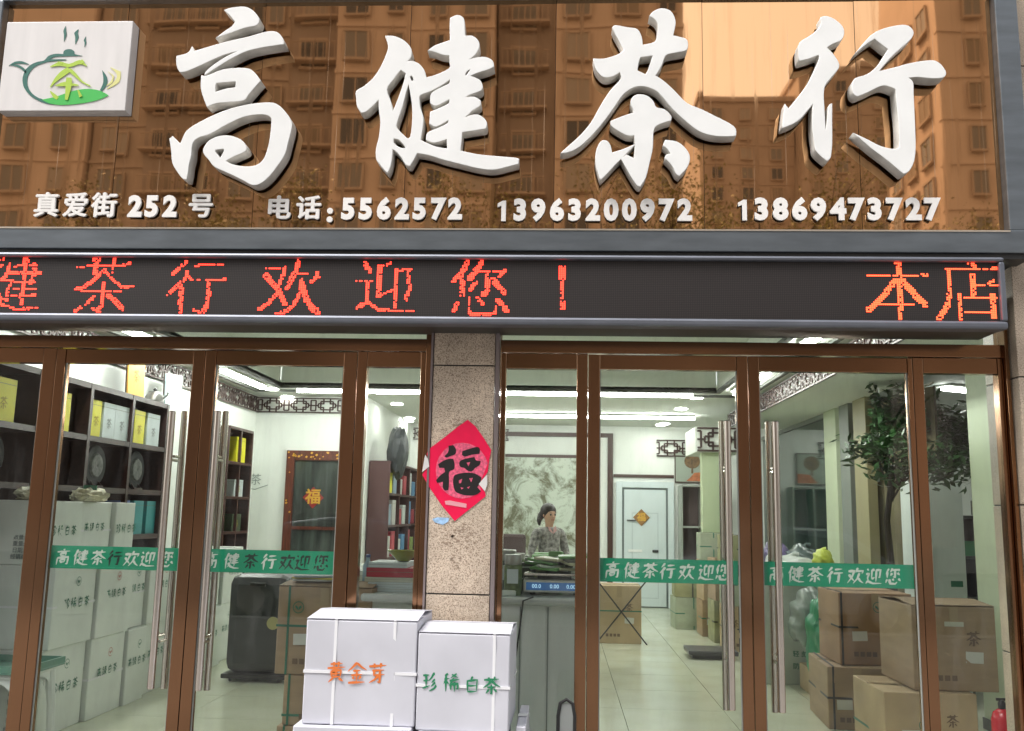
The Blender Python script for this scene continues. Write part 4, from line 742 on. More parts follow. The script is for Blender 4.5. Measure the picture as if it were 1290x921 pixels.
fad = M('faded_gold_ink', (.45, .36, .02), .6); fadg = M('faded_grey_ink', (.32, .36, .36), .6)
top_row = 2.052
for k, (y, dy, m, l) in enumerate(((.80, .28, yellow, 'yellow tea box at the left edge in the first bay of the top shelf row'), (1.52, .30, yellow, 'bright yellow tea box alone in the second bay of the top row'), (2.08, .16, yellow, 'narrow yellow tea box beside the door stile in the third bay'), (2.30, .20, white_box, 'left pale white tea box of the pair in the third bay'), (2.53, .26, white_box, 'wider pale white tea box of the pair in the third bay'), (2.87, .21, yellow, 'yellow tea box in the last bay of the top row'), (3.16, .26, white_box, 'white tea box at the end of the top row'))):
    pkg(SX-.03, y, top_row-.0, .12, dy, .30, m, l, grp=gy, mark=('茶', .10, fad if m is yellow else fadg))
for k, (y, l) in enumerate(((.80, 'round pressed tea disc in the first bay of the second shelf row'), (1.52, 'round pressed tea disc partly behind the door stile in the second bay'), (2.26, 'round pressed tea disc on a stand in the third bay with red lettering behind'), (3.0, 'round pressed tea disc on a stand in the last bay'))):
    t = thing('tea_disc', l, 'tea disc', (SX-.12, y, 1.645), 0, 'round tea discs on the second shelf row')
    MB().lathe([(.02, 0), (.165, .0), (.175, .012), (.165, .03), (.02, .03)], 28, (0, 0, .178), 'X').build('plate', M('disc_rim_dark', (.010, .014, .013), .55, spec=.2), t)
    MB().lathe([(.02, .031), (.105, .031), (.092, .045), (.03, .049), (.0, .035)], 24, (0, 0, .178), 'X').build('pressed_tea', M('pressed_tea_grey', (.10, .11, .10), .5, var=.5, vscale=30, bump=.6, bscale=80), t)
    st_ = MB(); st_.bar((.06, -.07, 0), (-.02, -.05, .11), .012); st_.bar((.06, .07, 0), (-.02, .05, .11), .012); st_.bar((.06, -.08, .007), (.06, .08, .007), .014); st_.build('stand', dkwood, t)
wi = M('tree_ink_white', (.55, .45, .42), .6)
for i, (y, nn) in enumerate(((2.5, 3), (1.72, 4), (1.05, 5))):
    d = MB(); rr = random.Random(i)
    for k in range(26): a, b_ = rr.uniform(-.08, .12), rr.uniform(.08, .32); d.box(SB+.004, SB+.007, y+a-.006, y+a+.010, 1.64+b_-.004, 1.64+b_+.004)
    o = d.build('blossom_print', wi, sh, True); tag(o, kind='stuff')
# frames on top of the shelf
for (u0, v0, u1, v1, m, l, c_) in ((158, 461, 182, 499, M('certificate_orange', (.80, .46, .10), .5, var=.05), 'tilted orange certificate standing on top of the tea shelf', orange_ink), (206, 461, 230, 505, M('certificate_pale', (.50, .64, .66), .4), 'pale blue framed certificate standing on top of the shelf end', fadg)):
    p = WX(u0, v1, -3.95); q = WX(u1, v0, -3.95); t = thing('certificate', l, 'certificate', (-3.93, (p.y+q.y)/2, 2.475)); dy = abs(q.y-p.y); dz = .34
    o = B(-.012, 0, -dy/2, dy/2, 0, dz); o.build('sheet', m, t); B(-.02, -.0121, -dy/2-.012, dy/2+.012, -.0, dz+.012).build('frame', shelfwood, t)
    text('茶', .13, c_, t, (.001, 0, dz*.6), (90, 0, 90), .0005); t.rotation_euler = (R(5), 0, 0)
kt = thing('kettle', 'small grey metal kettle on top of the shelf next to the pale certificate', 'kettle', (-3.92, 3.33, 2.472))
MB().lathe([(.05, 0), (.085, .01), (.09, .06), (.06, .11), (.02, .12)], 18).build('pot', M('kettle_grey', (.3, .3, .29), .35, .7), kt); MB().lathe([(.012, .12), (.02, .135), (.01, .15)], 10).build('lid_knob', black, kt); MB().tube([(.08, 0, .05), (.12, 0, .08), (.13, 0, .11)], .01, 6).build('spout', M('kettle_grey'), kt)
# things on the boxes and the lower shelf
for u, m, l in ((150, blue_box, 'dark blue tea box on the lower shelf behind the cartons'), (168, teal_box, 'round cornered teal tea tin beside the blue box'), (184, teal_box, 'second teal tea tin at the end of the lower shelf')):
    p = WX(u, 690, -3.86); pkg(-3.84, p.y, 1.242-.0, .14, .19, .30, m, l, name='tea_tin' if m is teal_box else 'tea_box', cat='tea tin' if m is teal_box else 'tea box')
# ---------------------------------------------------------------- cartons
def carton(x0, x1, y0, y1, z0, z1, m, label, grp=None, rz=0, name='carton', straps=(), strapm=None, flaps=False, seam=True, front=None, side=None, cat='carton'):
    c = ((x0+x1)/2, (y0+y1)/2, z0); t = thing(name, label, cat, c, R(rz), grp); hx, hy, h = (x1-x0)/2, (y1-y0)/2, z1-z0
    bm = bmesh.new(); bmesh.ops.create_cube(bm, size=1)
    for v in bm.verts: v.co = Vector((v.co.x*2*hx, v.co.y*2*hy, (v.co.z+.5)*h))
    bmesh.ops.subdivide_edges(bm, edges=bm.edges[:], cuts=3, use_grid_fill=True); rr = random.Random(hash((round(x0, 2), round(z0, 2))) % 999)
    for v in bm.verts:
        e = (abs(abs(v.co.x)-hx) < 1e-5)+(abs(abs(v.co.y)-hy) < 1e-5)+(v.co.z < 1e-5 or v.co.z > h-1e-5)
        if e == 1: 
            k = rr.uniform(-.004, .010); v.co += Vector((k*(v.co.x > hx-1e-5)-k*(v.co.x < -hx+1e-5), k*(v.co.y > hy-1e-5)-k*(v.co.y < -hy+1e-5), -abs(k)*(v.co.z > h-1e-5)))
    me = bpy.data.meshes.new('carton_body'); bm.to_mesh(me); bm.free(); me.materials.append(m)
    for p in me.polygons: p.use_smooth = True
    me.set_sharp_from_angle(angle=R(40)); link('carton_body', me, t, .006)
    if seam:
        B(-hx, hx, -.003, .003, h-.002, h+.0015).build('flap_seam', M('carton_gap', (.05, .04, .03), .9), t)
        B(-hx-.001, hx+.001, -.03, .03, h+.0016, h+.0022).build('packing_tape', tape_w if m in (card_w, card_w2) else M('brown_tape', (.42, .32, .2), .25), t)
    if flaps:
        for s_ in (-1, 1):
            f = MB(); f.quad((-hx, s_*hy, 0), (hx, s_*hy, 0), (hx*.99, s_*.012, .022), (-hx*.99, s_*.012, .022)); f.quad((-hx, s_*hy, -.004), (-hx*.99, s_*.012, .018), (hx*.99, s_*.012, .018), (hx, s_*hy, -.004)); f.quad((-hx*.99, s_*.012, .018), (-hx*.99, s_*.012, .022), (hx*.99, s_*.012, .022), (hx*.99, s_*.012, .018))
            f.quad((-hx, s_*hy, -.004), (-hx, s_*hy, 0), (-hx*.99, s_*.012, .022), (-hx*.99, s_*.012, .018)); f.quad((hx, s_*hy, -.004), (hx*.99, s_*.012, .018), (hx*.99, s_*.012, .022), (hx, s_*hy, 0))
            o = f.build('flap', m, t); o.location = (0, 0, h+.006)
    if m in (card_b, card_b2) or 'brown cartons' in (grp or ''):
        B(-.028, .028, -hy-.0078, -hy-.0066, h*.80, h-.004).build('packing_tape', M('brown_tape', (.42, .32, .2), .25), t); pr = M('faded_brown_print', (.16, .10, .06), .7)
        v_ = rr.random(); text('茶', min(.11, h*.2), pr, t, (hx*(.45-.9*(v_ > .5)), -hy-.0068, h*.62), (90, 0, 0), name='print')
        lb = MB(); [lb.box(-hx*.62+i_*.045, -hx*.62+i_*.045+.032, -hy-.0072, -hy-.0066, h*.12, h*.12+.034) for i_ in range(4)]; lb.build('handling_marks', pr, t)
        if v_ < .6: q_ = B(-.055, .055, -hy-.0076, -hy-.0066, -.035, .035).build('shipping_label', M('label_paper', (.62, .62, .57), .6), t); q_.location = (hx*.45*(1 if v_ > .3 else -1), 0, h*.4); q_.rotation_euler = (0, R(v_*12-3), 0)
    for kind, pos in straps:
        e = .004; s_ = MB()
        if kind == 'h': s_.box(-hx-e, hx+e, -hy-e, -hy-.001, pos*h-.007, pos*h+.007); s_.box(-hx-e, hx+e, hy+.001, hy+e, pos*h-.007, pos*h+.007); s_.box(-hx-e, -hx-.001, -hy, hy, pos*h-.007, pos*h+.007); s_.box(hx+.001, hx+e, -hy, hy, pos*h-.007, pos*h+.007)
        else: x = -hx+2*hx*pos; s_.box(x-.007, x+.007, -hy-e, -hy-.001, 0, h); s_.box(x-.007, x+.007, -hy-e, hy+e, h+.003, h+.006); s_.box(x-.007, x+.007, hy+.001, hy+e, 0, h)
        s_.build('strap', strapm or tape_w, t)
    if front:
        for (s, size, mm, px, pz, sh_) in front:
            text(s, size, mm, t, (px*hx, -hy-.0065, pz*h), (90, 0, 0), .0005, .0010 if ord(s[0]) > 255 else 0, 'print')
    if side:
        for (s, size, mm, py, pz) in side: text(s, size, mm, t, (hx+.0065, py*hy, pz*h), (90, 0, 90), .0005, .0008 if ord(s[0]) > 255 else 0, 'print')
    return t
def leafmark(t, x, y, z, s, m, axis='Y'):
    g_ = MB(); n = 18
    for k in range(n):
        a, c = 2*math.pi*k/n, 2*math.pi*(k+1)/n; P_ = lambda r_, an: (r_*math.cos(an), r_*math.sin(an))
        q = [P_(s, a), P_(s, c), P_(s*.86, c), P_(s*.86, a)]
        g_.quad(*[((x+u_, y, z+v_) if axis == 'Y' else (x, y+u_, z+v_)) for u_, v_ in q])
    for sg in (-1, 1):
        q = [(0, -.5*s), (sg*.55*s, 0), (sg*.5*s, .35*s), (sg*.1*s, .1*s)]
        g_.quad(*[((x+u_, y, z+v_) if axis == 'Y' else (x, y+u_, z+v_)) for u_, v_ in q])
    return g_.build('leaf_emblem', m, t)
WT = M('white_tea_ink', (.05, .20, .13), .6)
# foreground cartons on the pavement
def FBX(u0, u1, vt, vb, y): p, q = W(u0, (vt+vb)/2, y), W(u1, (vt+vb)/2, y); return p.x, q.x, W((u0+u1)/2, vb, y).z, W((u0+u1)/2, vt, y).z
a0, a1, az0, az1 = FBX(383, 524, 782, 914, -.66)
carton(a0, a1, -.66, -.13, az0, az1, card_w, 'large white carton with orange characters in front of the left doors', flaps=True, seam=False, straps=(('h', .50), ('v', .27), ('v', .80)), front=[('黄', .105, orange_ink, -.42, .50, 0), ('金', .105, orange_ink, -.05, .50, 0), ('芽', .105, orange_ink, .32, .50, 0)], grp='white cartons on the pavement')
c0, c1, cz0, cz1 = FBX(526, 643, 799, 922, -.66)
carton(c0, c1, -.66, -.16, cz0, cz1, card_w, 'white carton with green characters at the foot of the granite column', rz=-1, flaps=True, seam=False, straps=(('h', .46), ('v', .83)), front=[('珍', .092, green_ink, -.68, .50, 0), ('稀', .092, green_ink, -.26, .50, 0), ('白', .085, green_ink, .20, .48, 0), ('茶', .092, green_ink, .62, .48, 0)], grp='white cartons on the pavement')
carton(a0-.03, a1-.01, -.70, -.12, -.02, az0-.002, card_w, 'lowest white carton under the carton with orange characters', grp='white cartons on the pavement')
carton(c0+.01, c1-.02, -.68, -.14, -.02, cz0-.002, card_w, 'lowest white carton under the carton with green characters', grp='white cartons on the pavement')
e0, e1, ez0, ez1 = FBX(600, 665, 897, 940, -.30)
carton(c1+.03, e1, -.62, -.1, -.02, ez1, card_w, 'low white carton at the right of the two taller pavement stacks', grp='white cartons on the pavement')
# metal loop of a folding trolley
p, q = W(703, 905, -.42), W(724, 905, -.42); zt_ = W(713, 881, -.42).z; t = thing('folding_trolley', 'small folding trolley with a dark metal loop handle beside the white cartons', 'trolley', ((p.x+q.x)/2, -.42, -.02)); hx = (q.x-p.x)/2; hh = zt_+.02
MB().tube([(-hx, 0, .1), (-hx, 0, hh-.08), (-hx*.75, 0, hh-.02), (0, 0, hh), (hx*.75, 0, hh-.02), (hx, 0, hh-.08), (hx, 0, .1)], .009, 8).build('handle_loop', black, t)
B(-hx-.05, hx+.05, -.22, .0, .05, .065).build('base_plate', black, t); B(-hx+.008, hx-.008, .0, .006, .1, hh-.02).build('back_sheet', M('trolley_sheet', (.30, .32, .31), .4), t)
for s_ in (-1, 1): MB().lathe([(.01, -.012), (.05, -.012), (.05, .012), (.01, .012)], 14, (s_*(hx+.03), .03, .05), 'X').build('wheel', black, t)
# white tea cartons along the left wall
ye = [.70, 1.27, 1.80, 2.14, 2.7, 3.25, 3.8, 4.35]
nm_ = ('nearest', 'second', 'third', 'fourth', 'fifth', 'sixth', 'farthest'); rw = ('bottom', 'middle', 'top')
for i in range(7):
    n = 3 if i < 3 else 2
    for j in range(n):
        dx = (-.03, .0, .02)[(i+j) % 3]; h = (.555, .54, .42)[j]; z0 = (0, .557, 1.099)[j]; xb = -3.30+dx-(.16 if j == 2 else 0)
        mark = [('珍稀白茶', .078, dk_ink, .1, .52)] if (i, j) in ((0, 0), (0, 1), (0, 2), (2, 2), (5, 1)) else [('高级白茶', .070, dk_ink, .0, .56)]
        fr_ = None
        if i == 0: fr_ = [(('品名:____', '数量:____', '重量:____', '日期:____', '经销商:___')[k], .036, M('faded_print', (.22, .26, .25), .6), .45, (.52, .42, .32, .22, .12)[k], 0) for k in range(5)]
        tt = carton(-3.79 if j < 2 else -3.76, xb, ye[i]+.01, ye[i+1]-.01, z0, z0+h, card_w2, 'white tea carton in the %s column and %s row of the stack along the shelf' % (nm_[i], rw[j]), 'white tea cartons stacked along the left shelf', straps=(('h', .5),) if (i+j) % 2 else (), front=fr_, side=mark, seam=j == n-1)
        hx_ = (xb+3.79)/2
        if j < 2: leafmark(tt, hx_+.0066, .03, h*.78, .032, (WT, M('pale_red_ink', (.55, .2, .15), .6))[i % 2], 'X')
        if i == 0: leafmark(tt, hx_*.42, -.277, h*.76, .04, M('faded_print'))
# packets on top of the stack
rr = random.Random(5)
for k, (x, y, l) in enumerate(((-3.62, .95, 'crumpled plastic packet of leaves on the nearest white carton'), (-3.50, 1.45, 'pale crumpled packet lying on the second white carton'), (-3.66, 1.75, 'small tea bundle on the third white carton'))):
    t = thing('tea_packet', l, 'packet', (x, y, 1.522)); g_ = bmesh.new(); bmesh.ops.create_icosphere(g_, subdivisions=3, radius=1)
    for v in g_.verts: s_ = 1+rr.uniform(-.18, .18); v.co = Vector((v.co.x*.12*s_, v.co.y*.15*s_, max(0, (v.co.z+.6)*.06*s_)))
    me = bpy.data.meshes.new('packet_body'); g_.to_mesh(me); g_.free(); me.materials.append(M('packet_beige', (.55, .52, .38), .4, var=.4, vscale=14)); link('packet_body', me, t); B(-.05, .05, -.003, .003, .08, .12).build('packet_tie', strap_g, t)
# plastic stool with a green tray
p = W(30, 840, .55); t = thing('plastic_stool', 'white plastic stool with arched openings at the bottom left', 'stool', (-3.38, .42, 0)); sw = .2
B(-sw, sw, -sw, sw, .46, .49).build('seat', M('white_plastic', (.72, .76, .74), .35), t, False, .012)
for sx in (-1, 1):
    for sy in (-1, 1): MB().tube([(sx*.17, sy*.17, .462), (sx*.19, sy*.19, .25), (sx*.2, sy*.2, 0)], [.034, .026, .024], 8).build('leg', M('white_plastic'), t)
for sx, sy in ((0, -1), (0, 1), (-1, 0), (1, 0)):
    r_ = MB()
    for k in range(8):
        a, c = math.pi*k/8, math.pi*(k+1)/8; A = (.145*math.cos(a), .36+.09*math.sin(a)); C_ = (.145*math.cos(c), .36+.09*math.sin(c))
        pt = [(A[0], A[1]), (C_[0], C_[1]), (C_[0], .462), (A[0], .462)]
        for off in (.165, .19): r_.quad(*[(u_, sy*off, v_) if sy else (sx*off, u_, v_) for u_, v_ in pt])
    r_.build('apron', M('white_plastic'), t)
t = thing('tray', 'green tray resting on the white plastic stool', 'tray', (-3.38, .42, .492)); B(-.24, .24, -.22, .22, 0, .012).build('tray_base', M('tray_green', (.10, .24, .18), .3), t, False, .004)
for a in ((-.24, .24, -.22, -.205), (-.24, .24, .205, .22), (-.24, -.225, -.205, .205), (.225, .24, -.205, .205)): B(*a, .0121, .05).build('rim', M('tray_green'), t)
# brown cartons in the middle left
b0, b1 = W(350, 790, .75).x, W(436, 790, .75).x
cg = 'strapped brown cartons behind the second door'
t1 = carton(b0, b0+.62, .75, 1.2, .45, 1.0, card_b, 'brown carton with a green strap on top of the stack behind the second door', cg, -3, straps=(('h', .55), ('v', .12)), strapm=strap_g, front=[('福鼎白茶', .045, dk_ink, .0, .14, 0)], flaps=True, seam=False); leafmark(t1, -.17, -.235, .42, .038, WT)
t1 = carton(b0+.05, b0+.62, .77, 1.2, .14, .447, card_b, 'brown carton with a green leaf mark in the middle of that strapped stack', cg, 2, straps=(('v', .06), ('h', .2)), strapm=strap_g); leafmark(t1, -.08, -.223, .17, .036, WT)
carton(b0+.03, b0+.63, .75, 1.22, .0, .137, card_b, 'flat brown carton at the bottom of that strapped stack', cg, 0, straps=(('v', .08),), strapm=strap_g)
t = thing('file_stack', 'loose papers and a yellow sheet lying on the strapped brown carton', 'papers', (b0+.25, .93, 1.03))
for k, (c_, a) in enumerate((((.55, .56, .5), 4), ((.62, .55, .1), -9), ((.25, .3, .32), 12))): o = B(-.2, .2, -.09, .09, k*.012, k*.012+.01).build('sheet', M('paper_%d' % k, c_, .6), t); o.rotation_euler = (0, 0, R(a))
# dark chest
p, q = W(284, 780, 2.9), W(362, 780, 2.9); zz = W(330, 724, 2.9).z, W(330, 806, 2.9).z
t = thing('travel_chest', 'dark grey chest with a round yellow emblem standing on the floor', 'chest', ((p.x+q.x)/2, 3.15, 0)); hx = (q.x-p.x)/2
B(-hx, hx, -.25, .25, .07, zz[0]).build('chest_body', dgrey, t, False, .09); B(-hx-.01, hx+.01, -.26, .26, .03, .07).build('base_rail', black, t, False, .01); B(-.07, .07, -.275, -.25, zz[0]-.1, zz[0]-.07).build('handle', black, t, False, .006)
MB().lathe([(.0, 0), (.055, 0), (.055, .006), (0, .006)], 20, (hx*.55, -.252, zz[0]*.55), 'Y').build('emblem', M('pale_gold', (.45, .42, .18), .5), t)
for sx in (-1, 1):
    for sy in (-1, 1): MB().lathe([(.01, -.01), (.016, -.01), (.016, .01), (.01, .01)], 10, (sx*(hx-.06), sy*.2, .016), 'X').build('caster', black, t)
# ---------------------------------------------------------------- back left: brown door, cabinets
y = YL-.002; p, q = W(361, 600, y), W(452, 600, y); zt_ = W(395, 568, y).z; x0, x1 = p.x, q.x
t = thing('wooden_door', 'dark red wooden glazed door with a gold luck character on the back left wall', 'door', ((x0+x1)/2, y, 0)); hx = (x1-x0)/2
for a in ((-hx, -hx+.11, -.05, 0, 0, zt_), (hx-.11, hx, -.05, 0, 0, zt_), (-hx+.111, hx-.111, -.05, 0, zt_-.13, zt_)): B(*a).build('frame', redwood, t, False, .004)
B(-hx+.111, hx-.111, -.02, 0, .0, zt_-.131).build('glass_panel', M('door_glass_dark', (.045, .055, .05), .12, var=.7, vscale=2, stretch=(5, 1, .6)), t)
for zz_ in (.45, 1.25): B(-hx+.112, hx-.112, -.035, -.0201, zz_-.02, zz_+.02).build('glazing_bar', redwood, t)
rr = random.Random(9)
g_ = MB()
for k in range(26):
    if rr.random() < .6: c0_ = (rr.uniform(-hx+.02, hx-.1), zt_-.02-rr.uniform(0, .1))
    else: c0_ = (-hx+.055+rr.uniform(-.03, .03), rr.uniform(1.2, zt_))
    s_ = rr.uniform(.01, .022); g_.quad((c0_[0]-s_, -.0515, c0_[1]), (c0_[0], -.0515, c0_[1]-s_*.7), (c0_[0]+s_, -.0515, c0_[1]+.2*s_), (c0_[0], -.0515, c0_[1]+s_))
tag(g_.build('gold_print', gold_m, t), kind='stuff')
c_ = W(395, 627, y); dx = c_.x-(x0+x1)/2
o = B(-.1, .1, -.004, 0, -.1, .1).build('luck_sign', M('luck_red', (.3, .02, .02), .5), t); o.location = (dx, -.022, c_.z); o.rotation_euler = (0, R(45), 0)
text('福', .21, gold_m, t, (dx, -.029, c_.z), bold=.006, name='gold_character')
# small wall script
t = thing('wall_decal', 'small grey brush writing decal on the white wall beside the brown door', 'wall decal', (W(322, 605, y).x, y, W(322, 605, y).z))
text('茶', .16, M('grey_decal_ink', (.28, .33, .30), .6), t, (0, -.002, 0), name='brush_writing')
o = MB().tube([(-.16, -.002, -.1), (0, -.002, -.12), (.17, -.002, -.06)], .006, 5).build('brush_line', M('grey_decal_ink'), t)
def cabinet(name, label, x0, x1, y0, y1, z0, z1, cols, rows, face='y', m=dkwood, grp=None, back=None, th_=.03):
    t = thing(name, label, 'cabinet', ((x0+x1)/2, (y0+y1)/2, z0)); hx, hy, h = (x1-x0)/2, (y1-y0)/2, z1-z0
    if face == 'y':
        for i in range(cols+1): x = -hx+2*hx*i/cols; B(x-th_/2, x+th_/2, -hy, hy-.01, 0, h).build('divider', m, t)
        for j in range(rows+1): z = h*j/rows; B(-hx+.001, hx-.001, -hy-.002, hy-.011, z-th_/2, z+th_/2).build('shelf_board', m, t)
        B(-hx, hx, hy-.009, hy, 0, h).build('back_panel', back or m, t)
    else:                                                # faces +x
        for i in range(cols+1): y_ = -hy+2*hy*i/cols; B(-hx+.01, hx, y_-th_/2, y_+th_/2, 0, h).build('divider', m, t)
        for j in range(rows+1): z = h*j/rows; B(-hx+.011, hx+.002, -hy+.001, hy-.001, z-th_/2, z+th_/2).build('shelf_board', m, t)
        B(-hx, -hx+.009, -hy, hy, 0, h).build('back_panel', back or m, t)
    return t
# cabinet on the left wall far end, seen through the second door
ya, yb = WX(286, 600, -3.8).y, WX(316, 600, -3.8).y
zt_ = WX(300, 540, -3.8).z
cabinet('display_cabinet', 'dark display cabinet against the far end of the left wall', XL+.01, -3.8, ya, min(yb, YL-.05), 0, zt_, 2, 6, 'x')
for j, (v, m, l) in enumerate(((575, yellow, 'yellow tea box in the far dark cabinet behind the door handles'), (622, white_box, 'white cup shaped tin in the far dark cabinet'), (660, M('plant_dark', (.05, .08, .04), .5), 'dark green tin in the far dark cabinet'))):
    zz_ = zt_*(5, 4, 3)[j]/6+.016; pkg(-3.83, WX(304, 600, -3.8).y+.02, zz_, .12, .30, .30-.1*(j > 0), m, l, mark=('茶', .1, fad))
# book shelf along the return wall and far wall cabinet
t = cabinet('bookcase', 'dark tall bookcase with colourful boxes seen in the panel left of the column', -2.59, -2.30, 7.1, 9.6, 0, 2.15, 3, 5, 'x', M('bookcase_wood', (.07, .03, .03), .4))
bc = [((.25, .33, .42), 'grey blue'), ((.40, .05, .07), 'dark red'), ((.10, .25, .45), 'blue'), ((.22, .30, .08), 'olive green'), ((.78, .74, .05), 'yellow'), ((.45, .44, .42), 'grey'), ((.55, .58, .58), 'pale'), ((.30, .03, .05), 'crimson'), ((.15, .20, .22), 'slate')]
k = 0
for j in (1, 2, 3, 4):
    for i in range(3):
        for e in range(2):
            col_, cn = bc[(k*5+j) % 9]; k += 1
            pkg(-2.33, 7.32+i*.833+e*.36, .43*j+.016, .12, .26, .22+.06*((k*7) % 3), M('box_'+cn.replace(' ', '_'), col_, .5), '%s box on the %s shelf of the dark bookcase, %s bay, %s side' % (cn, ('second', 'third', 'fourth', 'fifth')[j-1], ('near', 'middle', 'far')[i], ('near', 'far')[e]), name='storage_box', cat='box', grp='boxes in the dark bookcase')
t = thing('hanging_clothes', 'dark jacket and grey bag hanging above the bookcase', 'clothes', (-2.25, 7.35, 2.2)); g_ = bmesh.new(); bmesh.ops.create_icosphere(g_, subdivisions=3, radius=1); rr = random.Random(2)
for v in g_.verts: s_ = 1+rr.uniform(-.1, .1); v.co = Vector((v.co.x*.14*s_, v.co.y*.25*s_, v.co.z*.36*s_))
me = bpy.data.meshes.new('cloth'); g_.to_mesh(me); g_.free(); me.materials.append(M('jacket_dark', (.03, .035, .04), .5)); o = link('jacket', me, t); o.location = (0, 0, .1)
MB().tube([(0, 0, .42), (0, .03, .5), (0, 0, .54)], .006, 6).build('hook', steel, t)
xa, xb_ = W(490, 650, YB-.32).x, W(545, 650, YB-.32).x
t = cabinet('glass_cabinet', 'dark framed cabinet with pale panels at the farthest wall left of the column', xa, xb_+.2, YB-.32, YB-.02, 0, W(510, 609, YB-.32).z, 3, 3, 'y', M('cabinet_dark', (.05, .03, .03), .4), back=M('pale_glass_back', (.30, .36, .34), .2))
t = thing('tea_set_shelf', 'small white tea jug standing on the far dark cabinet', 'jug', (W(508, 600, YB-.2).x, YB-.2, W(510, 609, YB-.32).z+.016)); MB().lathe([(.06, 0), (.10, .03), (.11, .10), (.05, .2), (.06, .24)], 14).build('jug_body', white_box, t); MB().tube([(.1, 0, .05), (.17, 0, .12), (.06, 0, .2)], .012, 6).build('handle', white_box, t)
# ---------------------------------------------------------------- back wall: portal, ink stone, white door
y = YB-.03; x0, x1 = W(560, 600, y).x, W(772, 640, y).x; zt_ = W(700, 545, y).z
t = thing('wall_portal', 'dark brown timber surround of the stone landscape wall at the back', 'wall frame', (x1, YB, 0)); dk = M('portal_wood', (.06, .028, .022), .4)
B(x0, x1, y-.03, y+.025, zt_-.07, zt_).build('lintel', dk, t, True); B(x1-.09, x1, y-.032, y+.025, 0, zt_-.0705).build('post', dk, t, True); zt2 = W(700, 573, y).z; xm = W(735, 620, y).x
B(x0, xm, y-.028, y+.025, zt2-.05, zt2).build('inner_lintel', dk, t, True); B(x0, x0+.09, y-.032, y+.025, 0, zt_-.0705).build('post', dk, t, True)
t = thing('landscape_panel', 'pale stone wall panel with a grey ink landscape behind the woman', 'wall panel', ((x0+xm)/2, y, 0)); B(-(xm-x0)/2+.1, (xm-x0)/2, -.012, .02, .0, zt2-.052).build('stone_face', ink_m, t); B((xm-x0)/2, (xm-x0)/2+.02, -.016, .02, 0, zt2-.052).build('edge_trim', white_paint, t)
x0, x1 = W(776, 650, y).x, W(849, 650, y).x; zt_ = W(810, 607, y).z; hx = (x1-x0)/2
t = thing('white_door', 'white panelled inner door with a small gold diamond sign on the back wall', 'door', ((x0+x1)/2, YB, 0)); dw = M('door_white', (.66, .74, .76), .4); dg_ = M('door_groove', (.16, .19, .19), .5)
for a in ((-hx, -hx+.1, -.07, 0, 0, zt_), (hx-.1, hx, -.07, 0, 0, zt_), (-hx+.1005, hx-.1005, -.07, 0, zt_-.1, zt_)): B(*a).build('frame', dw, t, False, .004)
B(-hx+.1005, hx-.1005, -.03, -.001, 0, zt_-.1005).build('frame_gap', dg_, t); lf = B(-hx+.135, hx-.135, -.05, -.0305, .02, zt_-.135).build('leaf', dw, t, False, .004)
for a in ((-.22, .22, .15, .62), (-.22, .22, .78, 1.55)):
    for b_ in ((a[0], a[1], a[2], a[2]+.012), (a[0], a[1], a[3]-.012, a[3]), (a[0], a[0]+.012, a[2]+.0121, a[3]-.0121), (a[1]-.012, a[1], a[2]+.0121, a[3]-.0121)): B(b_[0], b_[1], -.056, -.0502, b_[2], b_[3]).build('moulding', M('moulding_shade', (.5, .58, .6), .4), lf)
MB().tube([(-hx+.19, -.05, 1.42), (-hx+.19, -.09, 1.42), (-hx+.33, -.09, 1.42)], .012, 6).build('handle', black, t); B(-.28, -.05, -.06, -.0505, .9, .94).build('plate', white_paint, t); B(.12, .22, -.07, -.0505, .9, .94).build('latch', black, t)
c_ = W(808, 652, YB-.06); t2 = thing('luck_sign', 'small gold and brown diamond luck sign hanging on the white inner door', 'door sign', (c_.x, YB-.062, c_.z)); o = B(-.1, .1, -.006, 0, -.1, .1).build('diamond_card', M('brown_gold_card', (.30, .15, .04), .4), t2); o.rotation_euler = (0, R(45), 0); text('福', .15, gold_m, t2, (0, -.008, 0), bold=.005, name='gold_character')
zt3 = W(800, 603, y).z
B(W(772, 600, y).x, W(849, 600, y).x, y, y+.026, zt3, zt3+.05)
tag(B(W(773, 600, y).x, W(849, 600, y).x, y, y+.026, zt3+.02, zt3+.07).build('door_lintel', dk), 'dark brown timber strip above the white inner door', 'lintel')
p, q = W(850, 608, y), W(891, 569, y); t = thing('tree_picture', 'wall picture of a round brown tree over an orange red ground', 'picture', ((p.x+q.x)/2, y, p.z)); hx, h = (q.x-p.x)/2, q.z-p.z
B(-hx, hx, 0, .02, 0, h).build('backing', M('picture_ground', (.33, .38, .32), .4), t)
for a in ((-hx, hx, 0, .015), (-hx, hx, h-.015, h), (-hx, -hx+.015, .0151, h-.0151), (hx-.015, hx, .0151, h-.0151)): B(a[0], a[1], -.012, -.0005, a[2], a[3]).build('frame', dk, t)
def disc(t, x, z, r_, m, name, sx=1, k=0): 
    g_ = MB(); g_.quad(*[(x+r_*sx*math.cos(2*math.pi*i/20), -.003-.001*k, z+r_*math.sin(2*math.pi*i/20)) for i in range(20)]); return g_.build(name, m, t)
br = M('painted_tree_brown', (.14, .08, .03), .6, var=.6, vscale=20); disc(t, .02, h*.68, .12, br, 'painted_crown', 1.1); g_ = MB(); g_.quad((-.0, -.004, h*.3), (.035, -.004, h*.3), (.03, -.004, h*.6), (.01, -.004, h*.6)); g_.build('painted_trunk', br, t)
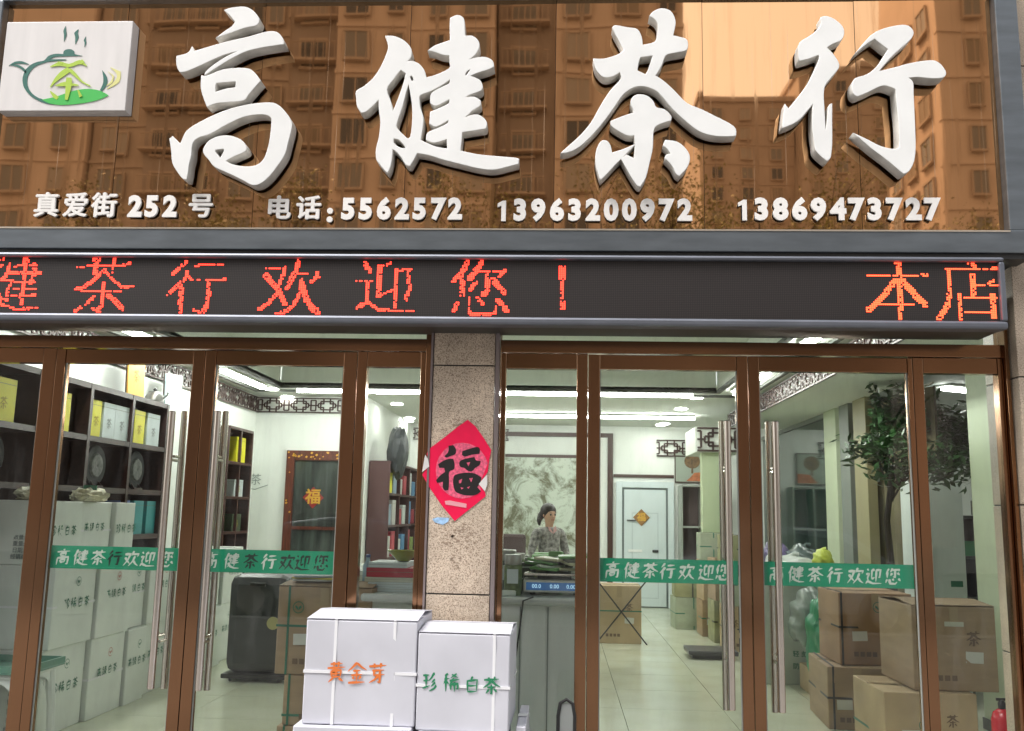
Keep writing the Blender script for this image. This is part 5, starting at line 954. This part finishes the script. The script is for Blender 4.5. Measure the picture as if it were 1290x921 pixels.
g_ = MB(); g_.quad((-hx*.3, -.005, .03), (hx*.95, -.005, .03), (hx*.95, -.005, h*.35), (hx*.2, -.005, h*.32), (-hx*.1, -.005, h*.15)); g_.build('painted_ground', M('painted_orange', (.45, .14, .05), .6, var=.4, vscale=15), t)
xa, xb_ = W(859, 640, YB-.5).x, W(892, 640, YB-.5).x
cabinet('side_cabinet', 'dark brown cabinet with a pale shelf line right of the white inner door', xa, xb_+.25, YB-.5, YB-.08, 0, W(870, 612, YB-.5).z, 2, 3, 'y', M('side_cab_pale', (.35, .38, .34), .5), back=M('side_cab_dark', (.09, .055, .05), .5))
# ---------------------------------------------------------------- counter
ct = thing('counter', 'grey white shop counter with a rounded front edge behind the panel right of the column', 'counter', (-.55, 1.0, 0)); cz = W(680, 753, .72).z; cw = M('counter_panel', (.64, .68, .66), .3, var=.06, vscale=1.2); ctop = M('counter_top', (.52, .56, .54), .2)
xr = W(738, 800, .72).x; xl = W(455, 740, .72).x
B(xl+.03, xr-.03, .75, 1.3, .08, cz-.05).build('front_panel', cw, ct, True, .004); B(xl, xr, .70, 1.36, cz-.05, cz).build('top', ctop, ct, True, .018); B(xl+.05, xr-.05, .79, 1.28, 0, .08).build('plinth', dgrey, ct, True)
for u in (655, 690): x = W(u, 800, .74).x; B(x-.004, x+.004, .744, .7495, .09, cz-.06).build('panel_joint', M('joint_grey', (.22, .25, .24), .5), ct, True)
# scale
p, q = W(655, 735, .86), W(742, 735, .86); t = thing('counter_scale', 'electronic counter scale with a blue lit display and steel pan', 'scale', ((p.x+q.x)/2, 1.0, cz)); hx = (q.x-p.x)/2
B(-hx+.02, hx-.02, -.14, .15, .02, .10).build('scale_body', M('scale_white', (.62, .62, .58), .4), t, False, .01); B(-hx+.04, hx-.04, -.1405, -.139, .035, .085).build('display_panel', M('display_blue', (.03, .10, .30), .3, emit=.12, ecol=(.10, .28, .6)), t)
for k in (-1, 0, 1): text(('0.00', '0.000', '00.0')[k], .035, M('display_digit', (.5, .75, .9), .4, emit=.5), t, (k*hx*.52, -.142, .060))
B(-hx*.9, hx*.9, -.12, .16, .125, .14).build('pan', steel, t, False, .004); B(-hx*.5, hx*.5, -.05, .05, .1, .125).build('pan_support', black, t)
for sx in (-1, 1): MB().lathe([(.02, 0), (.02, .02)], 10, (sx*(hx-.08), 0, 0)).build('foot', black, t)
t = thing('packet_pile', 'pile of green and white tea packets heaped on the counter scale', 'packets', ((p.x+q.x)/2, 1.02, cz+.141)); rr = random.Random(8)
pk = [M('packet_green', (.16, .38, .12), .4, var=.3), M('packet_cream', (.62, .62, .42), .4, var=.15), M('packet_dark', (.09, .10, .08), .5, var=.5), M('packet_white', (.66, .72, .66), .35, var=.1)]
for k in range(16):
    o = B(-.10, .10, -.06, .06, 0, .018).build('packet', pk[(3, 1, 2, 0)[k % 4]], t, False, .006); o.location = (rr.uniform(-.11, .13), rr.uniform(-.05, .1), .02*(k//3)); o.rotation_euler = (R(rr.uniform(-9, 9)), R(rr.uniform(-9, 9)), rr.uniform(0, 3))
def jar(u, v, y, r_, h, label, m, z=None):
    p = W(u, v, y); t = thing('tea_jar', label, 'jar', (p.x, y, cz if z is None else z)); MB().lathe([(r_*.9, 0), (r_, .01), (r_, h*.7), (r_*.9, h*.75)], 18).build('jar_body', m, t); MB().lathe([(r_*.92, h*.751), (r_*.95, h*.8), (r_*.95, h*.98), (r_*.9, h)], 18).build('lid', M('jar_lid', (.30, .31, .29), .3, .5), t); B(-r_*.6, r_*.6, -r_-.003, -r_+.003, h*.3, h*.65).build('paper_label', white_box, t); return t
jar(646, 740, .86, .06, .26, 'tall glass tea jar with a pale label at the left end of the counter', M('jar_green_tea', (.12, .16, .07), .15, var=.4, vscale=30)); jar(634, 735, 1.1, .09, .28, 'wide dark glass jar behind the tall jar on the counter', M('jar_dark', (.14, .17, .15), .12, var=.3))
cb2 = MB().tube([tuple(W(672, 752, .69)), tuple(W(659, 757, .66)), tuple(W(655, 790, .66)), tuple(W(650, 825, .67)), tuple(W(643, 860, .68))], .0055, 6).build('cable', black); tag(cb2, 'black cable hanging over the front edge of the counter', 'cable')
rq = random.Random(55)
for k, (u, y, h_, mk, l) in enumerate(((648, 1.18, .10, 'packet_cream', 'cream paper tea packet standing between the jars and the counter scale'), (664, 1.26, .19, 'packet_dark', 'dark foil packet at the back edge of the counter left of the scale'), (700, 1.27, .27, 'packet_green', 'green and white packet standing behind the counter scale'), (716, 1.28, .24, 'packet_white', 'white packet standing behind the right end of the counter scale'), (682, 1.28, .23, 'packet_cream', 'cream packet leaning behind the pile on the scale'), (640, .80, .035, 'packet_white', 'small white slip box lying in front of the wide glass jar'))):
    x = W(u, 735, y).x; t = thing('tea_packet', l, 'packet', (x, y, cz), rq.uniform(-.4, .4)); B(-.05, .05, -.025, .025, 0, h_).build('packet_body', M(mk), t, False, .008); B(-.051, .051, -.027, .027, h_*.82, h_*.86).build('packet_fold', M('packet_white'), t)
# red and white stacks at left end of the counter
p, q = W(460, 745, .85), W(521, 745, .85); z = cz; 
for k, (h, m, l) in enumerate(((.03, white_box, 'bottom white flat box in the stack left of the column'), (.03, white_box, 'second white flat box in the stack left of the column'), (.03, M('box_cream2', (.6, .62, .52), .5), 'cream flat box under the red one left of the column'), (.06, red_m, 'red flat gift box on the stack left of the column'), (.035, white_box, 'white tray of tea on top of the red gift box'))):
    t = thing('flat_box', l, 'box', ((p.x+q.x)/2+(.0, .01, -.01, .0, -.02)[k], 1.0, z+.0005)); hx = (q.x-p.x)/2*(1, .98, 1, 1, .8)[k]; B(-hx, hx, -.14, .2, 0, h).build('box_body', m, t, False, .004); B(-hx-.001, hx+.001, -.141, -.1395, h*.55, h*.6).build('lid_seam', M('seam_shadow_line'), t); z += h+.001
t = thing('tea_bowl', 'olive green bowl stacked at the right end of the counter goods left of the column', 'bowl', (W(508, 718, 1.0).x, 1.0, z)); MB().lathe([(.03, 0), (.05, .01), (.11, .07), (.115, .075), (.10, .07), (.04, .02)], 20).build('bowl_body', M('olive_glaze', (.30, .30, .05), .2), t); MB().lathe([(.035, -.0), (.035, .012)], 14).build('foot_ring', dk, t)
t = thing('water_bottle', 'clear blue bottle standing beside the flat boxes left of the column', 'bottle', (W(459, 725, .95).x, 1.05, cz)); MB().lathe([(.03, 0), (.034, .01), (.034, .15), (.014, .19), (.014, .21)], 16).build('bottle_body', M('bottle_blue', (.35, .5, .6), .1), t); MB().lathe([(.016, .2105), (.016, .23)], 12).build('cap', blue_box, t)
# second table in front of the woman
tz = .93; t = thing('packing_table', 'long work table covered with goods in front of the woman', 'table', (-.9, 4.2, 0)); B(-1.3, 1.3, -.6, .6, tz-.05, tz).build('tabletop', ctop, t, False, .008)
for sx in (-1.2, 1.2):
    for sy in (-.5, .5): B(sx-.03, sx+.03, sy-.03, sy+.03, 0, tz-.051).build('leg', steel, t)
B(-1.25, 1.25, -.56, -.54, .1, tz-.052).build('front_board', cw, t)
rr = random.Random(31)
kinds = [('packet_green', 'green'), ('packet_cream', 'cream'), ('packet_white', 'white'), ('packet_dark', 'dark')]
for k in range(14):
    x = -1.35+(k % 7)*.31+rr.uniform(-.03, .03); yy = 3.75+(k//7)*.5; hh_ = (.05, .09, .15, .06, .11, .18, .08)[(k*3) % 7]; nm2 = kinds[(k*5+k//7) % 4]
    t = thing('tea_pack', '%s tea pack, %s along the %s row of goods on the long work table' % (nm2[1], ('first', 'second', 'third', 'fourth', 'fifth', 'sixth', 'seventh')[k % 7], ('front', 'back')[k//7]), 'tea pack', (x, yy, tz), rr.uniform(-.3, .3), 'tea packs on the long work table')
    B(-.13, .13, -.09, .09, 0, hh_).build('pack_body', M(nm2[0]), t, False, .012); B(-.131, .131, -.01, .01, hh_-.001, hh_+.003).build('pack_seal', M('packet_white'), t)
jar(632+0, 712, 3.4, .07, .22, 'glass jar on the long work table beside the column', M('jar_dark'), tz); jar(651, 712, 3.5, .08, .2, 'green lidded jar on the long work table', M('jar_green_tea'), tz)
t = thing('office_chair', 'dark padded chair back visible behind the work table by the column', 'chair', (W(640, 690, 7.4).x, 7.4, 0)); B(-.24, .24, -.03, .05, .75, 1.22).build('backrest', M('chair_fabric', (.05, .03, .03), .7), t, False, .05); B(-.24, .24, -.5, -.05, .42, .5).build('seat', M('chair_fabric'), t, False, .03); MB().tube([(0, -.25, .05), (0, -.25, .42)], .03, 8).build('post', black, t)
for k in range(5): a = k*1.2566; MB().tube([(0, -.25, .06), (.25*math.cos(a), -.25+.25*math.sin(a), .03)], [.025, .015], 6).build('base_arm', black, t)
# ---------------------------------------------------------------- the woman
def skin(name, verts, edges, rad, m, parent, root=0, sub=2):
    me = bpy.data.meshes.new(name); me.from_pydata(verts, edges, []); me.materials.append(m); o = bpy.data.objects.new(name, me); COL.objects.link(o); o.parent = parent
    sk_ = o.modifiers.new('skin', 'SKIN'); 
    for i, r_ in enumerate(rad): d = me.skin_vertices[0].data[i]; d.radius = (r_, r_) if not isinstance(r_, tuple) else r_; d.use_root = i == root
    sk_.use_smooth_shade = True; s2 = o.modifiers.new('sub', 'SUBSURF'); s2.levels = sub; s2.render_levels = sub; return o
pe = W(692, 660, 5.6); hd = .0
t = thing('person', 'woman in a grey patterned shirt with pink collar standing behind the work table', 'person', (pe.x, 5.6, 0), R(30))
HT = W(692, 636, 5.6).z; s_ = HT/1.62
skinm = M('skin_tone', (.60, .36, .24), .5); shirt = M('grey_pattern_shirt', (.26, .25, .24), .8, var=.75, vscale=26); trous = M('dark_trousers', (.03, .03, .04), .8); hair = M('black_hair', (.018, .012, .01), .4)
V = [(0,0,.88),(0,0,1.0),(0,.01,1.15),(0,.01,1.29),(0,.01,1.36),(-.17,.01,1.30),(-.24,.0,1.06),(-.15,-.16,.95),(.17,.01,1.30),(.23,.0,1.05),(.20,-.18,.96)]
skin('shirt', [tuple(c*s_ for c in v) for v in V], [(0,1),(1,2),(2,3),(3,4),(3,5),(5,6),(6,7),(3,8),(8,9),(9,10)], [(.15,.11),(.135,.1),(.14,.1),(.12,.09),(.05,.05),.06,.05,.04,.06,.05,.04], shirt, t)
skin('trousers', [(0,0,.90),(-.09,0,.8),(-.1,0,.46),(-.1,.02,.07),(.09,0,.8),(.1,0,.46),(.1,.02,.07)], [(0,1),(1,2),(2,3),(0,4),(4,5),(5,6)], [.12,.085,.06,.045,.085,.06,.045], trous, t)
skin('body', [tuple(c*s_ for c in v) for v in [(0,.01,1.30),(0,.0,1.40),(0,-.01,1.45),(0,-.005,1.52),(0,.0,1.575)]], [(0,1),(1,2),(2,3),(3,4)], [.055,.045,(.066,.075),(.078,.092),(.055,.065)], skinm, t)
hd_ = t.children[-1]
for sx, hx_, hy_ in ((-1, -.15, -.16), (1, .20, -.18)):
    base = Vector((hx_, hy_, .95))*s_; L_ = MB(); pv = [tuple(base)]; ed = []; rd = [.026]
    pv.append(tuple(base+Vector((-sx*.02, -.07, -.01)))); ed.append((0, 1)); rd.append(.03)
    for f_ in range(5):
        l = (.055, .07, .075, .07, .055)[f_]; ox = (f_-2)*.017*1.0; i0 = len(pv)
        if f_ == 0: ox = -sx*.045
        pv.append(tuple(base+Vector((ox-sx*.02, -.085 if f_ else -.04, -.012)))); pv.append(tuple(base+Vector((ox*1.3-sx*.02, -.085-l*.6 if f_ else -.08, -.025)))); pv.append(tuple(base+Vector((ox*1.3-sx*.02, -.085-l if f_ else -.10, -.045))))
        ed += [(1, i0), (i0, i0+1), (i0+1, i0+2)]; rd += [.010, .009, .007]
    skin('hand', pv, ed, rd, skinm, t, 0, 1)
f_ = MB()
for sx in (-1, 1):
    o = MB().lathe([(.0, 0), (.011, .001), (.011, .004), (0, .006)], 10, (sx*.03*s_, -.083*s_, 1.505*s_), 'Y').build('eye', black, t); o = MB().bar((sx*.015*s_, -.084*s_, 1.525*s_), (sx*.047*s_, -.078*s_, 1.527*s_), .004).build('eyebrow', hair, t)
    g_ = MB().lathe([(.004, -.006), (.016, 0), (.004, .006)], 8, (sx*.078*s_, .0, 1.495*s_), 'X'); g_.build('ear', skinm, t)
MB().tube([(0, -.078*s_, 1.51*s_), (0, -.1*s_, 1.475*s_), (0, -.084*s_, 1.468*s_)], [.006, .012, .008], 8).build('nose', skinm, t); MB().bar((-.02*s_, -.081*s_, 1.445*s_), (.02*s_, -.081*s_, 1.445*s_), .008, .008).build('mouth', M('lip_red', (.40, .10, .09), .5), t)
g_ = bmesh.new(); bmesh.ops.create_icosphere(g_, subdivisions=3, radius=1)
for v in list(g_.verts):
    c = v.co; v.co = Vector((c.x*.092, c.y*.105+.018, c.z*.10)); 
    if c.y < -.15 and c.z < .35: v.co.y = max(v.co.y, -.045)
me = bpy.data.meshes.new('hair'); g_.to_mesh(me); g_.free(); me.materials.append(hair)
for p_ in me.polygons: p_.use_smooth = True
o = link('hair', me, t); o.location = (0, .012*s_, 1.545*s_); o.scale = (s_,)*3
MB().tube([(-.03*s_, .08*s_, 1.53*s_), (-.065*s_, .09*s_, 1.49*s_), (-.095*s_, .08*s_, 1.43*s_), (-.10*s_, .06*s_, 1.38*s_)], [.045, .042, .03, .012], 8).build('hair_tail', hair, t)
for sx in (-1, 1):
    g_ = MB(); g_.quad((0, -.098*s_, 1.285*s_), (sx*.05*s_, -.09*s_, 1.32*s_), (sx*.055*s_, -.055*s_, 1.385*s_), (sx*.018*s_, -.072*s_, 1.345*s_)); g_.build('collar', M('pink_collar', (.50, .28, .27), .7), t)
    MB().tube([(sx*.1, .04, .04), (sx*.1, -.06, .035), (sx*.105, -.16, .03)], [.045, .045, .03], 8).build('shoe', black, t)
# ---------------------------------------------------------------- right side goods
c_ = WZ(783, 811, 0); x0, x1 = W(757, 770, c_.y).x-.04, W(808, 770, c_.y).x
tt = carton(x0, x1, c_.y, c_.y+.5, 0, W(783, 738, c_.y).z, card_b2, 'tan carton standing alone on the tiled floor behind the third door', straps=(('h', .56),), strapm=strap_g)
t = thing('folding_stand', 'thin dark crossed legs of a folding stand by the lone tan carton', 'stand', ((x0+x1)/2+.02, c_.y-.06, 0))
for s_ in (-1, 1): MB().tube([(-.3*s_, 0, 0), (.33*s_, 0, .78)], .009, 6).build('leg', black, t)
MB().tube([(-.33, 0, .78), (.36, 0, .78)], .009, 6).build('top_bar', black, t)
p, q = WZ(868, 831, .0), WZ(930, 832, 0); t = thing('platform_scale', 'black floor platform scale with a slim upright post on the tiles', 'scale', ((p.x+q.x)/2, p.y+.2, 0)); hx = (q.x-p.x)/2
B(-hx, hx, -.2, .25, .045, .09).build('platform', M('platform_black', (.035, .035, .04), .35), t, False, .008); B(-hx+.04, hx-.04, -.17, .2, .01, .045).build('underframe', black, t); MB().tube([(hx+.02, .2, .06), (hx+.02, .2, .85)], .018, 8).build('post', black, t)
B(hx-.08, hx+.12, .16, .24, .851, .98).build('readout', dgrey, t, False, .01)
for sx in (-1, 1): MB().lathe([(.02, 0), (.02, .0099)], 8, (sx*(hx-.1), 0, 0)).build('foot', black, t)
# far cartons along the right side
gq = 'goods piled along the right side of the shop'
sk_m = [card_b2, card_b, M('carton_olive', (.30, .30, .16), .7, var=.2), M('carton_sage', (.34, .38, .28), .7, var=.15)]
n_ = 0
for r_i, (u0, u1, yy, zs3) in enumerate(((850, 884, 7.6, (0, .42, .84)), (884, 901, 6.9, (0, .45, .95, 1.3)), (899, 912, 6.3, (0, .5, 1.0)), (914, 930, 5.6, (0, .5, .98, 1.3)))):
    x0, x1 = W(u0, 740, yy).x, W(u1, 740, yy).x+.25
    for j, (za, zb_) in enumerate(zip(zs3, zs3[1:])):
        n_ += 1; carton(x0+.01*(j % 2), x1, yy, yy+.48, za, zb_-.003, sk_m[(n_*3) % 4], 'carton %s of the %s stack behind the third door handles' % (('at the bottom', 'second up', 'third up')[j], ('farthest left', 'second', 'third', 'nearest')[r_i]), gq, (0, 2, -2)[n_ % 3], straps=(('h', .5), ('v', .4)), strapm=(strap_k, strap_g)[n_ % 2])
# sacks and white appliance under the tape of the fourth door
x0, x1 = W(958, 790, 3.6).x, W(1024, 790, 3.6).x
carton(x0, x1, 3.6, 4.3, 0, W(990, 735, 3.6).z, M('grey_carton', (.42, .46, .40), .6, var=.1), 'large pale grey carton with dark print behind the fourth door', gq, front=[('轻放', .06, dk_ink, .45, .3, 0), ('防潮', .06, dk_ink, .45, .18, 0)])
def sack(u, v, y, sx, sy, sz, m, label, seed, name='plastic_bag', z=None):
    p = W(u, v, y); t = thing(name, label, 'bag', (p.x, y, p.z if z is None else z)); g_ = bmesh.new(); bmesh.ops.create_icosphere(g_, subdivisions=4, radius=1); rr = random.Random(seed)
    ph = [rr.uniform(0, 6) for _ in range(6)]
    for v_ in g_.verts:
        c = v_.co.copy(); d = 1+.10*math.sin(5*c.x+ph[0])*math.sin(4*c.y+ph[1])+.09*math.sin(9*c.z+7*c.x+ph[2])+.05*math.sin(17*c.y+13*c.z+ph[3])+rr.uniform(-.015, .015)
        v_.co = Vector((c.x*sx*d, c.y*sy*d, max(c.z, -.55)*sz*d+sz*.55))
    me = bpy.data.meshes.new('bag_body'); g_.to_mesh(me); g_.free(); me.materials.append(m)
    for p_ in me.polygons: p_.use_smooth = True
    link('bag_body', me, t); MB().tube([(0, 0, sz*1.45), (sx*.12, 0, sz*1.65), (sx*.3, 0, sz*1.62)], [.03, .012, .02], 7).build('tied_end', m, t); return t
zt_ = W(990, 735, 3.6).z
sack(995, 733, 3.8, .30, .28, .16, M('bag_white', (.62, .66, .64), .25, bump=.6, bscale=9), 'puffy white plastic bag on the large grey carton', 1, z=zt_)
sack(1012, 712, 4.1, .24, .25, .20, M('bag_dark_clear', (.10, .13, .13), .15, var=.5, vscale=9, bump=.6, bscale=9), 'dark glossy bag behind the white plastic bag', 2, z=zt_+.02)
sack(1037, 715, 3.5, .09, .09, .10, M('bag_yellow_green', (.58, .66, .10), .3, bump=.6, bscale=12), 'crumpled yellow green bag beside the pale post', 3, z=W(1037, 714, 3.5).z)
sack(975, 700, 4.2, .16, .2, .2, M('bag_lilac', (.16, .13, .26), .3, bump=.5, bscale=9), 'lilac grey bag behind the handles of the fourth door', 4, z=zt_+.05)
sack(1036, 800, 2.9, .12, .2, .42, M('bag_green', (.02, .22, .10), .35, bump=.4, bscale=6), 'tall green bag standing left of the brown cartons', 5, z=W(1036, 830, 2.9).z-.1)
sack(1020, 790, 3.3, .17, .2, .3, M('bag_clear_grey', (.22, .26, .23), .2, bump=.6, bscale=9), 'translucent grey bag hanging against the pale grey carton', 6, z=.42)
carton(W(1022, 850, 3.1).x, W(1050, 850, 3.1).x, 2.95, 3.5, 0, W(1036, 830, 2.9).z-.12, card_b2, 'tan carton under the tall green bag', gq)
# near brown cartons on the right
def big(u0, u1, vt, vb, y, d, m, label, rz=0, **k): 
    p, q = W(u0, (vt+vb)/2, y), W(u1, (vt+vb)/2, y); return carton(p.x, q.x, y, y+d, max(0, W((u0+u1)/2, vb, y).z), W((u0+u1)/2, vt, y).z, m, label, 'brown cartons stacked behind the fourth door', rz, **k)
ta = big(1150, 1256, 764, 871, .95, .62, card_b, 'largest brown carton with a half open lid at the right end', 0, flaps=True, seam=False)
B(-.06, .06, -.318, -.3155, .40, .43).build('small_sticker', M('sticker_pale', (.55, .55, .45), .5), ta)
zb2 = W(1200, 871, .95).z
p, q = W(1112, 880, .90), W(1229, 880, .90); tb = carton(p.x, q.x, .88, 1.5, 0, zb2-.003, card_b2, 'tan carton supporting the largest brown carton', 'brown cartons stacked behind the fourth door', straps=(('h', .35),), strapm=strap_g); leafmark(tb, -.05, -.318, .24, .03, dk_ink)
p, q = W(1057, 790, 1.9), W(1150, 790, 1.9); zl = W(1080, 838, 1.9).z
tb = carton(p.x, q.x, 1.9, 2.45, zl, W(1080, 747, 1.9).z, card_b3, 'brown carton with a dark strap on the stack left of the largest one', 'brown cartons stacked behind the fourth door', straps=(('h', .52), ('v', .04)), strapm=strap_k); leafmark(tb, .02, -.283, .42, .04, dk_ink)
p, q = W(1048, 880, 1.8), W(1105, 880, 1.8); carton(p.x, q.x+.1, 1.8, 2.5, 0, zl-.003, card_b, 'lowest brown carton of the stack left of the largest one', 'brown cartons stacked behind the fourth door', straps=(('h', .5), ('v', .1)), strapm=strap_k, rz=-4)
# fire extinguisher
p = W(1263, 905, .5); t = thing('fire_extinguisher', 'red fire extinguisher on the floor at the right end of the shop front', 'extinguisher', (p.x+.0, .5, 0)); zt_ = W(1263, 893, .5).z
MB().lathe([(.05, 0), (.062, .012), (.062, zt_-.06), (.05, zt_-.02), (.022, zt_)], 20).build('cylinder', M('extinguisher_red', (.55, .015, .03), .25), t); MB().lathe([(.02, zt_+.0005), (.022, zt_+.03), (.012, zt_+.05)], 12).build('valve', black, t); MB().tube([(.02, 0, zt_+.03), (.08, 0, zt_), (.085, 0, .2)], .009, 6).build('hose', black, t)
B(-.03, .05, -.006, .006, zt_+.045, zt_+.06).build('lever', black, t); B(-.035, .035, -.0635, -.06, .18, .3).build('paper_label', white_box, t)
# right partition: posts, dark glass, plant
pm_ = M('pale_post', (.55, .62, .44), .5)
def post(u0, u1, m, label, zt=2.774, w_=.09):
    a, c = WX(u0, 600, 3.2), WX(u1, 600, 3.2); y0, y1 = min(a.y, c.y), max(a.y, c.y); t = thing('partition_post', label, 'post', (3.2, (y0+y1)/2, 0)); B(-.05, .05, -(y1-y0)/2, (y1-y0)/2, .0, zt).build('post_face', m, t, False, .004); B(-.06, .06, -(y1-y0)/2-.01, (y1-y0)/2+.01, 0.0, .08).build('base_cap', dgrey, t); return y0, y1
post(1045, 1060, pm_, 'pale green post right of the dark partition glass'); post(1065, 1077, M('grey_post', (.20, .22, .20), .5), 'thin grey post beside the pale green one'); post(1083, 1099, M('tan_post', (.30, .27, .15), .5), 'tan post behind the plant'); post(1231, 1262, M('pale_column', (.52, .60, .42), .5), 'wide pale green column at the right end panel')
t = thing('partition_glass', 'dark glossy glass partition with a long scratch along the right side', 'glass partition', (3.22, 6.9, 0)); y0, y1 = WX(1045, 600, 3.2).y, 9.6
B(-.01, .01, y0-6.9, y1-6.9, .9, 2.72).build('glass_sheet', glass_dark, t); B(-.03, .03, y0-6.9, y1-6.9, 0, .899).build('lower_panel', M('partition_green', (.03, .13, .08), .3), t); B(-.035, .035, y0-6.9, y1-6.9, 2.721, 2.774).build('head_rail', M('grey_post'), t)
t = thing('side_curtain', 'brown green curtain hanging between the posts of the right partition', 'curtain', (3.3, 4.2, 0)); g_ = MB(); n = 60
for k in range(n):
    ya_, yb_ = -1.2+2.3*k/n, -1.2+2.3*(k+1)/n; xa_, xb2 = .03*math.sin(k*.9), .03*math.sin((k+1)*.9); g_.quad((xa_, ya_, .1), (xb2, yb_, .1), (xb2, yb_, 2.7), (xa_, ya_, 2.7)); g_.quad((xa_+.01, ya_, .1), (xa_+.01, ya_, 2.7), (xb2+.01, yb_, 2.7), (xb2+.01, yb_, .1))
g_.build('curtain_cloth', M('curtain_brown', (.13, .115, .06), .8, var=.3, vscale=2), t); MB().tube([(0, -1.2, 2.72), (0, 1.1, 2.72)], .012, 8).build('curtain_rail', steel, t)
# tree plant
pl = W(1118, 600, 2.35); t = thing('potted_tree', 'tall indoor tree with glossy leaves behind the rightmost stile', 'potted plant', (pl.x, 2.35, 0)); b_ = MB(); b_.tube([(0, 0, .3), (.02, .02, .9), (-.02, 0, 1.5), (.04, 0, 1.9)], [.035, .03, .026, .02], 8); rr = random.Random(12); tips = []
for k in range(16):
    a = rr.uniform(0, 6.28); l = rr.uniform(.15, .5); e = Vector((.12+math.cos(a)*l*.8, math.sin(a)*l*.5, 1.99+rr.uniform(-.14, .2))); b_.tube([(.03, 0, 1.75+rr.uniform(-.1, .1)), tuple((e+Vector((.03, 0, 1.85)))/2+Vector((0, 0, .06))), tuple(e)], [.01, .007, .003], 4); tips.append(e)
b_.build('trunk', bark, t); MB().lathe([(.14, 0), (.19, .3), (.2, .34), (.17, .34), (.16, .31)], 20).build('pot', M('pot_dark', (.07, .06, .05), .4), t); c = MB()
for k in range(1100):
    q_ = rr.choice(tips)+Vector((rr.gauss(0, 1)*.11, rr.gauss(0, 1)*.09, rr.gauss(0, 1)*.06)); s_ = rr.uniform(.03, .055); e = Vector((rr.gauss(0, 1), rr.gauss(0, 1), rr.gauss(0, .5))).normalized(); f = e.cross(Vector((rr.gauss(0, .6), rr.gauss(0, .6), 1))).normalized(); c.quad(q_-e*s_, q_-f*s_*.42, q_+e*s_*1.2, q_+f*s_*.42)
tag(c.build('leaves', M('glossy_leaf', (.03, .09, .025), .3, var=.5, vscale=4), t), kind='stuff')
pl = W(1190, 560, 3.4); t = thing('potted_tree', 'second dark bushy indoor plant above the white fridge', 'potted plant', (pl.x, 3.4, 0)); b_ = MB(); b_.tube([(0, 0, .3), (0, 0, 1.9)], [.03, .02], 8); b_.build('trunk', bark, t); MB().lathe([(.14, 0), (.19, .3), (.2, .34), (.17, .34), (.16, .31)], 20).build('pot', M('pot_dark'), t); c = MB()
for k in range(3200):
    a = rr.uniform(0, 6.28); rad = rr.random()**.5; q_ = Vector((-.05+.62*rad*math.cos(a), .3*rad*math.sin(a), 2.30+rr.gauss(0, .13)-.2*rad*math.cos(a))); s_ = rr.uniform(.035, .06); e = Vector((rr.gauss(0, 1), rr.gauss(0, 1), rr.gauss(0, .5))).normalized(); f = e.cross(Vector((rr.gauss(0, .6), rr.gauss(0, .6), 1))).normalized(); c.quad(q_-e*s_, q_-f*s_*.42, q_+e*s_*1.2, q_+f*s_*.42)
tag(c.build('leaves', M('glossy_leaf'), t), kind='stuff')
# white fridge in the side room
p, q = W(1168, 680, 3.0), W(1216, 680, 3.0); zt_ = W(1192, 587, 3.0).z; t = thing('fridge', 'tall white fridge in the side room left of the wide pale column', 'fridge', ((p.x+q.x)/2, 3.3, 0)); hx = (q.x-p.x)/2; fw_ = M('fridge_white', (.60, .66, .64), .3)
B(-hx, hx, -.27, .3, .05, zt_).build('cabinet_body', fw_, t, False, .012); B(-hx+.003, hx-.003, -.3, -.272, .75, zt_-.01).build('door', fw_, t, False, .01); B(-hx+.003, hx-.003, -.3, -.272, .07, .74).build('door', fw_, t, False, .01); B(-hx+.02, -hx+.035, -.32, -.301, .9, 1.3).build('handle', steel, t)
B(-hx+.02, hx-.02, -.2, .25, 0, .05).build('base', dgrey, t); B(.02, hx-.04, -.3025, -.3005, .95, 1.0).build('sticker', dk_ink, t)
# shelf rack in the side room
t = cabinet('metal_rack', 'dark metal rack with small goods in the side room behind the pale column', 3.9, 4.6, 4.0, 4.4, 0, 1.55, 4, 4, 'y', M('rack_dark', (.06, .065, .065), .4), back=M('rack_back', (.04, .05, .05), .5))
for k in range(6): pkg(4.0+.11*k, 4.02, 1.57 if k % 2 else 1.18, .09, .09, .14, M(('rack_item_green', 'rack_item_grey', 'rack_item_white')[k % 3], ((.05, .25, .12), (.2, .22, .22), (.5, .52, .5))[k % 3], .4), '%s small tin on the %s board of the metal rack, %s from the left' % (('green', 'grey', 'white')[k % 3], ('upper', 'top')[k % 2], ('first', 'second', 'third', 'fourth', 'fifth', 'sixth')[k]), name='tin', cat='tin', grp='small tins on the metal rack')
